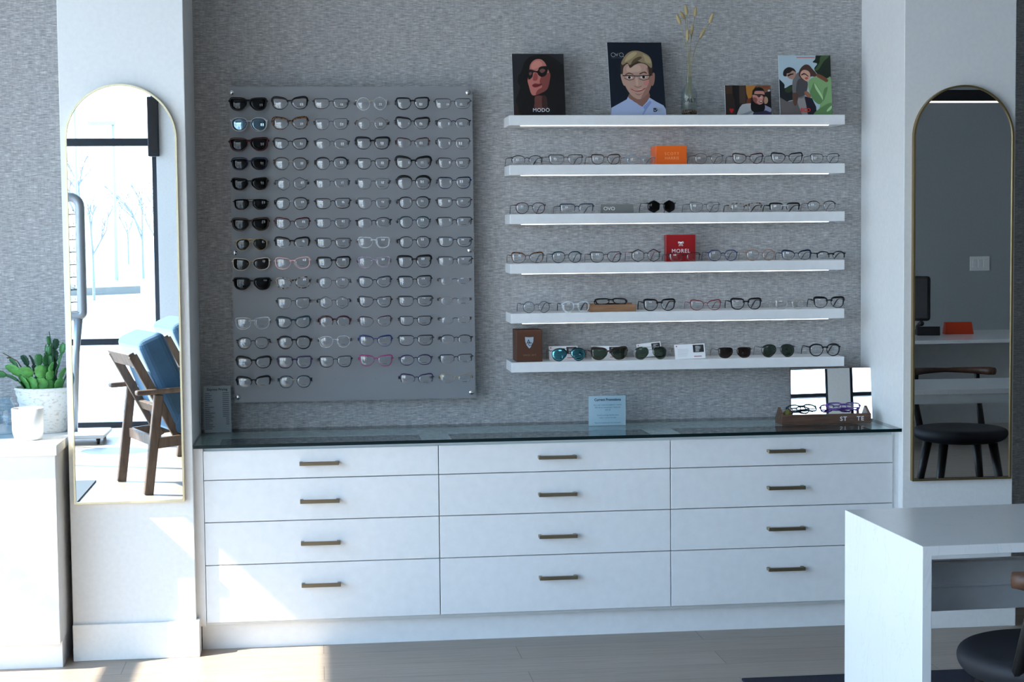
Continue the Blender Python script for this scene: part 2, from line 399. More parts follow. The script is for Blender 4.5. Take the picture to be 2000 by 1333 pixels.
# ------------------------------------------------------------------ white wall shelves with light strips
SZ = [1.9601, 1.7714, 1.5845, 1.3949, 1.2041, 1.0156]; SX0, SX1, SD = .7356, 2.0518, .1807
snm = ['top white wall shelf holding photo cards and a bottle', 'second white wall shelf from the top, with the orange block', 'third white wall shelf from the top, with the grey plaque',
       'fourth white wall shelf from the top, with the red block', 'fifth white wall shelf from the top, with the wooden block', 'lowest white wall shelf, holding sunglasses and a brown box']
for i, z in enumerate(SZ):
    o = thing('wall_shelf', snm[i], 'shelf', (SX0, 0, z), 0, 'white floating shelves')
    MB().box((0, -SD, -.0385), (SX1-SX0, 0, 0)).build('board', M_lam, o, bevel=.0015, seg=1)
    if i < 5: MB().box((.045, -SD+.010, -.0408), (SX1-SX0-.062, -SD+.020, -.0386)).build('led_strip', M_ledoff, o)

# ------------------------------------------------------------------ arched mirrors on the piers
def arched(nm, lab, xc, z0, z1, wd, frame):
    r = thing(nm, lab, 'mirror', (xc, -D, z0)); R = wd/2; h = z1-z0
    def outl(q):
        R2 = R-q; p = [(-R2, q), (R2, q)]
        for k in range(0, 37): a = PI*k/36; p.append((R2*math.cos(a), h-R+R2*math.sin(a)))
        return p
    MB().prism(outl(.004), -.018, -.0005).build('mirror_glass', M_mirror, r)
    A, B = outl(0), outl(.0065); k = len(A); m = MB()
    v = [(p[0], y, p[1]) for y in (-.024, 0) for p in A]+[(p[0], y, p[1]) for y in (-.024, 0) for p in B]
    f = []
    for i in range(k):
        j = (i+1) % k
        f += [(i, j, 2*k+j, 2*k+i), (i, k+i, k+j, j), (2*k+i, 2*k+j, 3*k+j, 3*k+i)]
    m.add(v, f).build('frame', frame, r)
a = W(150, 984, y=-D); b_ = W(363, 979, y=-D); t = W(236, 165, y=-D)
arched('arched_mirror', 'tall arched mirror with pale gold frame reflecting the bright window', (W(129, 300, y=-D).x+W(347.5, 300, y=-D).x)/2-.0015, .567, t.z, .386, M_gold)
t = W(1880, 167, y=-D)
arched('arched_mirror', 'tall arched mirror with dull gold frame reflecting the dark room', (W(1783, 300, y=-D).x+W(1976, 300, y=-D).x)/2-.002, .567, t.z, .387, M_goldd)

# ------------------------------------------------------------------ white credenza left of the pier, with its things
cz = thing('credenza', 'white credenza with thick top at the left edge, holding the plant', 'cabinet', (-1.6, -.33, 0))
MB().box((-.9, -.33, .10), (.69, .315, .765)).build('body', M_lam, cz, bevel=.002, seg=1)
MB().box((-.92, -.365, .765), (.70, .325, .800)).build('worktop', M_lam, cz, bevel=.002, seg=1)
MB().box((-.88, -.255, 0), (.685, .30, .10)).build('plinth', M_lam, cz)
# cup
cp = W(55, 843, y=-.50)
cup = thing('cup', 'white ceramic tumbler in front of the woven planter', 'cup', (cp.x, -.50, .80))
MB().lathe([(.040, 0), (.047, .004), (.054, .03), (.0555, .112), (.0535, .113), (.051, .03), (.03, .012), (0, .011)], n=40).build('body', mat('white_ceramic', (.84, .84, .84), .18), cup)
MB().lathe([(.0505, .085), (0, .085)], n=32).build('candle_wax', mat('white_wax', (.80, .79, .76), .5), cup)
# jar at the edge
jr = thing('glass_jar', 'pale blue glass jar behind the white cup at left edge', 'jar', (W(-2, 760, y=-.40).x, -.40, .80))
MB().lathe([(.05, 0), (.056, .01), (.056, .10), (.045, .128), (.040, .135), (.043, .142), (.040, .142), (.037, .134), (.052, .10), (.052, .012), (0, .008)], n=32).build('body', M_bluejar, jr)
# planter
bx_ = W(88, 755, y=-.26)
pt = thing('potted_cactus', 'green flat-leaved cactus in whitewashed woven basket on the credenza', 'plant', (bx_.x, -.26, .80)); pt.scale = (1.10, 1.10, 1.07)
M_basket = mat('whitewashed_basket', (.74, .71, .66), .8); n, l, b = nodes(M_basket)
wv = noise(M_basket, obj_pos(M_basket, (70, 70, 160)), 1, 2); l.new(ramp(M_basket, wv, [(.30, (.58, .53, .47)), (.45, (.78, .77, .74))]), b.inputs['Base Color']); bump(M_basket, wv, .8, .004)
prof = [(.066, 0)]
for i in range(1, 13): prof.append((.066+.030*i/12+(.0022 if i % 2 else -.001), .145*i/12))
prof += [(.100, .148), (.099, .156), (.092, .156), (.090, .140), (0, .138)]
MB().lathe(prof, n=40).build('basket', M_basket, pt)
M_soil = mat('dark_soil', (.02, .015, .012), .95); MB().lathe([(.090, .140), (.05, .1455), (0, .147)], n=24).build('soil', M_soil, pt)
def leafmat(nm, c): 
    m = mat(nm, c, .38); n, l, b = nodes(m); f = noise(m, obj_pos(m), 60, 2)
    l.new(ramp(m, f, [(.3, [q*.75 for q in c]), (.7, [q*1.15 for q in c])]), b.inputs['Base Color'])
    b.inputs['Subsurface Weight'].default_value = .0; return m
M_leaf = [leafmat('bright_green_leaf', (.10, .33, .075)), leafmat('mid_green_leaf', (.05, .20, .06)), leafmat('dark_green_leaf', (.02, .075, .035))]
rnd = random.Random(4)
def segleaf(m, p, d, side, L, wd):
    """one flat toothed segment of a cactus branch"""
    nrm = d.cross(side).normalized(); side = nrm.cross(d).normalized(); out = []
    for s_, wf in ((0, .28), (.12, .62), (.3, .92), (.38, .80), (.55, 1.0), (.62, .86), (.82, .92), (.9, .66), (1.0, .50)):
        for sg in (-1, 0, 1): out.append(p+d*(L*s_)+side*(wd*wf*.5*sg)+nrm*(-.0022*abs(sg)+.003*math.sin(s_*3)))
    kk = len(out); back = [q-nrm*.0026 for q in out]; f = []
    for i in range(8):
        for j in range(2):
            a0 = i*3+j; f += [(a0, a0+1, a0+4, a0+3), (kk+a0, kk+a0+3, kk+a0+4, kk+a0+1)]
        for j in (0, 2):
            a0 = i*3+j; f.append((a0, a0+3, kk+a0+3, kk+a0))
    f += [(0, 1, kk+1, kk), (1, 2, kk+2, kk+1), (24, 25, kk+25, kk+24), (25, 26, kk+26, kk+25)]
    m.add(out+back, f, 0, True); return p+d*L
def branch(ang, rad, lean, n_, L, wd, mi, curl=0):
    m = MB(); p = Vector((math.cos(ang)*rad, math.sin(ang)*rad, .144)); o_ = Vector((math.cos(ang), math.sin(ang), 0))
    th = lean
    for i in range(n_):
        d = (o_*math.sin(th)+Vector((0, 0, 1))*math.cos(th)).normalized()
        sd_ = Vector((-o_.y, o_.x, 0)); sd_ = (sd_*math.cos(.5*i)+d.cross(sd_)*math.sin(.5*i)*.6).normalized()
        p = segleaf(m, p, d, sd_, L*(1-.06*i), wd*(1-.08*i)); th += curl+rnd.uniform(-.15, .2)
    m.build('cactus_branch', M_leaf[mi], pt)
for a_, r_, le, n_, L, wd, mi, cu in [(-2.6, .055, .45, 2, .062, .066, 0, .45), (-2.1, .06, .25, 2, .055, .054, 0, .6), (-1.6, .06, .15, 2, .048, .046, 0, .2), (-1.2, .055, .2, 3, .040, .034, 0, .1),
        (-.7, .06, .3, 2, .045, .040, 0, .3), (-1.9, .03, .1, 3, .045, .035, 1, .05), (-1.3, .02, .05, 4, .044, .034, 1, .02), (-.4, .03, .15, 4, .046, .034, 1, .05), (0, .05, .35, 3, .046, .036, 2, .15),
        (.6, .03, .1, 4, .048, .034, 2, .02), (1.4, .03, .1, 3, .046, .036, 2, .05), (2.2, .04, .2, 3, .046, .036, 2, .1), (2.9, .05, .45, 3, .046, .036, 1, .1), (3.3, .06, .6, 3, .045, .045, 1, .3),
        (-2.9, .03, .2, 3, .046, .034, 2, .1), (.2, .02, .05, 5, .042, .028, 1, 0)]:
    branch(a_, r_, le, n_, L, wd, mi, cu)
MB().tube([(-.05, 0, .14), (-.06, -.01, .20), (-.085, -.015, .245), (-.13, -.02, .275)], [.003, .0028, .0022, .0018], 6).tube([(-.105, -.017, .26), (-.118, -.02, .258)], .003, 6).build('twig', mat('dry_twig', (.12, .11, .06), .8), pt)
MB().tube([(.02, 0, .14), (.03, .0, .24), (.025, 0, .30), (.018, 0, .345)], [.003, .0028, .002, .0012], 6).build('twig', M_leaf[2], pt)

# ------------------------------------------------------------------ eyewear
def tort(nm, a, b2, sc=140, thr=(.42, .56)):
    m = mat(nm, a, .22); n, l, b = nodes(m)
    l.new(ramp(m, noise(m, obj_pos(m), sc, 2, .5, .3), [(thr[0], a), (thr[1], b2)]), b.inputs['Base Color']); return m
def see(nm, col, al, rough=.2):
    m = mat(nm, col, rough); m.node_tree.nodes['Principled BSDF'].inputs['Alpha'].default_value = al; return m
FM = dict(
    black=mat('black_acetate', (.006, .006, .008), .32, spec=.35), navy=mat('navy_acetate', (.008, .014, .045), .25), teal=mat('dark_teal_acetate', (.008, .035, .05), .25),
    burg=mat('burgundy_acetate', (.05, .008, .014), .25), redb=mat('red_brown_acetate', (.20, .03, .035), .3), brown=mat('dark_brown_acetate', (.03, .016, .010), .28),
    tort=tort('brown_tortoise', (.012, .006, .004), (.16, .065, .018)), spk=tort('pale_speckled_tortoise', (.02, .016, .014), (.34, .29, .25), 120, (.44, .54)),
    gun=mat('gunmetal_wire', (.04, .042, .05), .35, .6), grey=mat('slate_grey_metal', (.10, .115, .135), .35, .5), silver=mat('silver_wire', (.30, .31, .33), .3, .8),
    gold=mat('gold_wire', (.62, .47, .24), .28, .9), goldb=mat('brown_gold_wire', (.16, .10, .055), .3, .7), rose=mat('rose_brown_acetate', (.30, .17, .13), .3),
    crystal=see('crystal_acetate', (.75, .80, .84), .42), cream=mat('cream_acetate', (.72, .66, .58), .3), pink=see('pale_pink_acetate', (.80, .52, .52), .85), lilac=see('lilac_acetate', (.42, .34, .46), .55),
    mag=mat('magenta_acetate', (.33, .03, .15), .3), violet=mat('dark_violet_acetate', (.03, .02, .07), .28), blue=mat('deep_blue_acetate', (.015, .03, .14), .28), lblue=see('light_blue_acetate', (.16, .38, .52), .8),
    champ=see('champagne_acetate', (.55, .47, .38), .7), dgreen=mat('dark_green_acetate', (.01, .035, .025), .3), purple=mat('purple_acetate', (.11, .04, .30), .3), olive=mat('olive_acetate', (.12, .11, .02), .4))
M_lensink = mat('grey_lens_print', (.07, .08, .09), .6)
LM = dict(c=M_lens, k=M_lensdark, br=M_lensbrown, g=M_lensgreen, bl=M_lensblue, t=M_lensteal)
#        width  height  pow  taper cat   nosecut
SH = dict(R=(.052, .034, 4.2, .05, .000, .10), S=(.050, .039, 3.6, .07, .001, .13), O=(.046, .044, 2.0, .0, .000, .0), P=(.048, .041, 2.5, .09, .000, .10),
          C=(.053, .038, 2.6, .10, .005, .16), A=(.057, .050, 2.5, .06, -.002, .32), V=(.050, .035, 2.4, .03, .000, .08), X=(.049, .044, 2.3, .02, .000, .05),
          B=(.0575, .0415, 3.6, .12, .002, .22), K=(.055, .040, 3.4, .12, .004, .22), N=(.056, .041, 3.6, .06, -.001, .22))
NL = 36
def outline(sh, sc=1.0):
    wd, ht, pw0, tp, ct, nc = SH[sh]; wd *= sc; ht *= sc; P = []
    for i in range(NL):
        pw = pw0
        a = 2*PI*i/NL; c, s = math.cos(a), math.sin(a)
        if sh == 'X':                                   # soft hexagon
            rr = math.cos(PI/6)/math.cos(((a+PI/6) % (PI/3))-PI/6); rr = rr*.75+.25
            x, z = wd/2*c*rr*1.04, ht/2*s*rr*1.04
        else:
            if s < 0: pw = min(pw, 2.7)
            x = wd/2*math.copysign(abs(c)**(2/pw), c); z = ht/2*math.copysign(abs(s)**(2/pw), s)
        x *= 1+tp*z/(ht/2)
        if z > 0: z += ct*(x/(wd/2))*(z/(ht/2)) if x > 0 else ct*.3*(x/(wd/2))
        if x > 0 and z > 0 and sh in 'CSKBRN': e_ = max(0, math.sin(2*a))**3*.0030*sc; x += e_; z += e_*.45
        if x < 0 and z < 0: x *= 1-nc*(-z/(ht/2))**1.3*1.6
        if sh == 'A' and x > 0 and z < 0: x *= 1-.10*(-z/(ht/2))**2
        P.append((x, z))
    return P
def bowd(x): return 1.15*x*x
def rim(m, P, cx, sg, t0, brow, dep, part, lower, mi_top=0, mi_low=0):
    k = len(P); ring = []
    for i in range(k):
        a = Vector(P[i-1]); b2 = Vector(P[(i+1) % k]); d = (b2-a); nn = Vector((d.y, -d.x)).normalized()
        s = math.sin(2*PI*i/k); c = math.cos(2*PI*i/k)
        t = t0*(1+brow*max(0, s)**.7+.35*brow*max(0, c)*max(0, s)) if s > -.2 else t0*lower
        ring.append((Vector(P[i]), nn, t*(1-.5*max(0, -c))))
    sec = [(-.15, .5), (-.15, -.5), (.2, -.62), (.9, -.5), (1.0, 0), (.9, .5), (.2, .62)]
    idx = list(range(k)) if part == 'full' else [i % k for i in range(-2, k//2+3)]
    V = []
    for i in idx:
        p, nn, t = ring[i]
        for (u, v) in sec:
            q = p+nn*(t*u); X = cx+sg*q.x; V.append((X, bowd(X)+v*dep, q.y))
    ns = len(sec); F = []; kk = len(idx)
    for i in range(kk if part == 'full' else kk-1):
        i2 = (i+1) % kk
        for j in range(ns): F.append((i*ns+j, i*ns+(j+1) % ns, i2*ns+(j+1) % ns, i2*ns+j))
    if part != 'full': F += [tuple(range(ns)), tuple(range((kk-1)*ns, kk*ns))]
    m.add(V, F, mi_top, True)
def lensmesh(P, cx, sg, R=.105, th=.0016):
    V = []; rings = (1, .75, .5, .25); k = len(P)
    bx = sum(p[0] for p in P)/k
    for side in (0, 1):
        for r_ in rings:
            for p in P:
                x, z = bx+(p[0]-bx)*r_, p[1]*r_; X = cx+sg*x
                bul = (x-bx)**2+z*z; y = bowd(cx+sg*bx)+(2*1.15*(cx+sg*bx))*(sg*(x-bx))*.9+bul/(2*R)-.0022+side*th
                V.append((X, y, z))
        V.append((cx+sg*bx, bowd(cx+sg*bx)-.0022+side*th, 0))
    F = []; off = len(rings)*k+1
    for side in (0, 1):
        o = side*off
        for q in range(len(rings)-1):
            for j in range(k): F.append((o+q*k+j, o+q*k+(j+1) % k, o+(q+1)*k+(j+1) % k, o+(q+1)*k+j))
        for j in range(k): F.append((o+(len(rings)-1)*k+j, o+(len(rings)-1)*k+(j+1) % k, o+off-1))
    for j in range(k): F.append((j, off+j, off+(j+1) % k, (j+1) % k))
    return MB().add(V, F, 0, True)
def eyewear(label, group, loc, shape='S', rimk='full', wt='mid', col='black', lens='c', tcol=None, bcol=None, brow=0.0, pose='wall', rz=0, rx=0, sc=1.0, gap=.018, bar=False, rad=.16, ry=0):
    """one pair: frame front, two lenses, two temples, nose pads on wire frames"""
    cat = 'sunglasses' if lens != 'c' else 'eyeglasses'
    r = thing(cat, label, cat, loc, rz, group); r.rotation_euler = (rx, ry, rz)
    t0, dep = dict(wire=(.0014, .0020), thin=(.0025, .0028), mid=(.0040, .0036), bold=(.0056, .0044))[wt]
    P = outline(shape, sc); wd = max(p[0] for p in P)-min(p[0] for p in P); ht = SH[shape][1]*sc
    zoff = 0
    if pose != 'wall': zoff = -min(p[1] for p in P)+(t0*1.05 if rimk == 'full' else .0004)
    inner = -min(p[0] for p in P); outer = max(p[0] for p in P); cx = gap/2+inner
    bm = FM[bcol or col]; fm = FM[col]; low = .55 if brow > .6 else .85
    m = MB()
    for sg in (-1, 1):
        if rimk != 'none': rim(m, P, cx*sg, sg, t0, brow, dep, rimk, low)
    zb = ht*.20 if shape not in 'OPX' else ht*.16
    br_ = max(t0*.62, .0010)
    xi = gap/2+.0015+ (0 if rimk != 'none' else .002)
    nb = 7; path = [((-xi+2*xi*i/(nb-1)), -.0006, zb+(.0035 if wt in ('wire', 'thin') else .0018)*math.sin(PI*i/(nb-1))) for i in range(nb)]
    if wt in ('mid', 'bold') and rimk != 'none':
        zt_ = ht*(.30 if wt == 'bold' else .24); path = [(p_[0]*1.25, p_[1], zt_+(p_[2]-zb)) for p_ in path]
        m.tube(path, [br_*q for q in (2.0, 1.5, 1.15, 1.05, 1.15, 1.5, 2.0)], 8, 1)
    else: m.tube(path, br_ if rimk != 'none' else .0011, 6, 1)
    if bar: m.tube([(-cx+.004, -.001, ht*.47), (0, -.001, ht*.47+.001), (cx-.004, -.001, ht*.47)], .0011, 6, 1)
    zh = ht*.30; W2 = cx+outer+(.0065 if wt in ('wire', 'thin') else .0055); et = max(.0013, t0*.8)
    for sg in (-1, 1):
        xo = cx+outer*.96
        m.tube([(sg*xo, bowd(xo), zh), (sg*(xo+.003), bowd(xo)+.0003, zh+.0005), (sg*(W2-.001), bowd(W2)+.001, zh), (sg*W2, bowd(W2)+.006, zh)], [et, et*1.15, et*1.1, et], 6, 0)
    roff = 0
    if pose == 'wall': roff = .0085-(path[3][2]-(br_*1.05 if rimk != 'none' else .0011))
    r.location.z += roff
    o = m.build('frame', [fm, bm], r); o.location = (0, 0, zoff)
    lm = LM[lens]
    for sg in (-1, 1):
        q = lensmesh(P, cx*sg, sg, rad).build('lens', lm, r); q.location = (0, 0, zoff)
    if pose == 'wall' and lens == 'c':
        lx = cx+(outer-inner)*.5*.3; ly = bowd(cx)-.0030
        m = MB()
        for k in range(3): m.box((lx-.008+.0058*k, ly, -ht*.30), (lx-.0035+.0058*k, ly+.0004, -ht*.30+.0016))
        m.build('lens_print', M_lensink, r)
    tm = FM[tcol or col]; th = dict(wire=.0011, thin=.0015, mid=.0024, bold=.0033)[wt]; y0 = bowd(W2)+.005
    for sg in (-1, 1):
        if pose == 'wall':
            W3 = .063; zp = .0048-roff
            pth = [(sg*W2, y0, zh), (sg*(W2+W3)/2, .026, (zh+zp)/2+.0005), (sg*W3, .044, zp), (sg*W3, .056, zp-.001), (sg*(W3-.006), .076, zp-.013), (sg*(W3-.012), .090, zp-.034), (sg*(W3-.017), .098, zp-.058)]
            rr = [th, th, th, th, th*1.1, th*1.3, th*1.2]
            
        elif pose == 'shelf':
            zt = -zoff+th*1.05
            pth = [(sg*W2, y0, zh), (sg*W2, .05, zh+.001), (sg*(W2-.001), .088, zh), (sg*(W2-.003), .103, zh-.004), (sg*(W2-.006), .124, (zh+zt)/2-.002), (sg*(W2-.009), .140, zt)]
            rr = [th*1.1, th, th, th*1.1, th*1.35, th*1.25]
        else:                                           # folded flat behind the front
            zz = zh-(.004 if sg > 0 else .0005)
            yb = y0+(.004 if sg > 0 else .010)
            pth = [(sg*W2, y0, zh), (sg*(W2-.003), yb, zz), (sg*(W2*.3), yb+.001, zz), (-sg*W2*.45, yb+.001, zz-.002), (-sg*W2*.8, yb+.002, zz-.012)]
            rr = [th*1.1, th, th, th*1.2, th*1.2]
        q = MB().tube(pth, rr, 6, 0, flat=.62).build('temple', tm, r); q.location = (0, 0, zoff)
    if wt in ('wire', 'thin') or rimk == 'none':
        for sg in (-1, 1):
            q = MB().tube([(sg*xi*1.05, .001, zb-.001), (sg*xi*.9, .006, zb-.004), (sg*xi*.8, .007, zb-.008)], .0007, 5).ball((sg*xi*.78, .007, zb-.010), (.0016, .0032, .0058), 0, 8, 6).build('nose_pad', M_clear, r)
            q.location = (0, 0, zoff)
    return r

# ------------------------------------------------------------------ frosted wall panel
PY = -.080; YF = PY-.046
c0 = [W(450, 168, y=PY), W(925, 171, y=PY), W(926, 776, y=PY), W(455, 789, y=PY)]
px0, px1, pz0, pz1 = (c0[0].x+c0[3].x)/2, (c0[1].x+c0[2].x)/2, (c0[2].z+c0[3].z)/2, (c0[0].z+c0[1].z)/2
pan = thing('eyewear_display', 'frosted acrylic wall panel holding six columns of eyewear', 'display panel', ((px0+px1)/2, 0, pz0))
pcx = (px0+px1)/2
for x_ in (px0+.0115, px1-.0165):
    for z_ in (pz0+.022, W(911, 489, y=PY).z, pz1-.022):
        q = MB().lathe([(.009, 0), (.010, .001), (.010, .006), (.008, .0085), (0, .0085)], n=20).lathe([(.004, -.080), (.004, -.0002)], n=14).build('standoff', M_chrome, pan)
        q.rotation_euler = (PI/2, 0, 0); q.location = (x_-pcx, PY-.0002, z_-pz0)
A0 = W(487, 202, y=YF); A1 = W(887, 203, y=YF); B0 = W(494, 747, y=YF); B1 = W(889.5, 741, y=YF)
gx0, gx1 = (A0.x+B0.x)/2, (A1.x+B1.x)/2; gz0, gz1 = (A0.z+A1.z)/2, (B0.z+B1.z)/2
xs = [px0-pcx]+[v for c_ in range(6) for sg in (-1, 1) for v in (gx0+(gx1-gx0)*c_/5-pcx+sg*.063-.0042, gx0+(gx1-gx0)*c_/5-pcx+sg*.063+.0042)]+[px1-pcx]
zl = sorted([0, pz1-pz0]+[v for r_ in range(15) for v in (gz0+(gz1-gz0)*r_/14-pz0-.0020, gz0+(gz1-gz0)*r_/14-pz0+.0100)])
nx_, nz_ = len(xs), len(zl); V = [(x_, y_, z_) for y_ in (PY, PY+.006) for z_ in zl for x_ in xs]; F = []
hole = lambda i, j: not (0 <= i < nx_-1 and 0 <= j < nz_-1) or (i % 2 == 1 and j % 2 == 1 and (14-(j-1)//2, ((i-1)//2)//2) not in ((10, 0), (14, 2), (14, 3)))
at_ = lambda s_, i, j: s_*nx_*nz_+j*nx_+i
for i in range(nx_-1):
    for j in range(nz_-1):
        if hole(i, j): continue
        F += [(at_(0,i,j), at_(0,i+1,j), at_(0,i+1,j+1), at_(0,i,j+1)), (at_(1,i,j), at_(1,i,j+1), at_(1,i+1,j+1), at_(1,i+1,j))]
        if hole(i-1, j): F.append((at_(0,i,j), at_(0,i,j+1), at_(1,i,j+1), at_(1,i,j)))
        if hole(i+1, j): F.append((at_(0,i+1,j), at_(1,i+1,j), at_(1,i+1,j+1), at_(0,i+1,j+1)))
        if hole(i, j-1): F.append((at_(0,i,j), at_(1,i,j), at_(1,i+1,j), at_(0,i+1,j)))
        if hole(i, j+1): F.append((at_(0,i,j+1), at_(0,i+1,j+1), at_(1,i+1,j+1), at_(1,i,j+1)))
MB().add(V, F).build('sheet', M_frost, pan)
hold = None
for r_ in range(15):
    for c_ in range(6):
        x_ = gx0+(gx1-gx0)*c_/5; z_ = gz0+(gz1-gz0)*r_/14
        if hold is None:
            m = MB().tube([(0, 0, .006), (0, -.052, .006)], .0022, 10)
            hold = m.build('nose_peg', M_clear, pan); q = hold
        else:
            q = hold.copy(); COL.objects.link(q); q.parent = pan
        q.location = (x_-pcx, PY-.0003, z_-pz0)
ORD = ['top', 'second', 'third', 'fourth', 'fifth', 'sixth', 'seventh', 'eighth', 'ninth', 'tenth', 'eleventh', 'twelfth', 'thirteenth', 'fourteenth', 'bottom']
CORD = ['first', 'second', 'third', 'fourth', 'fifth', 'last']
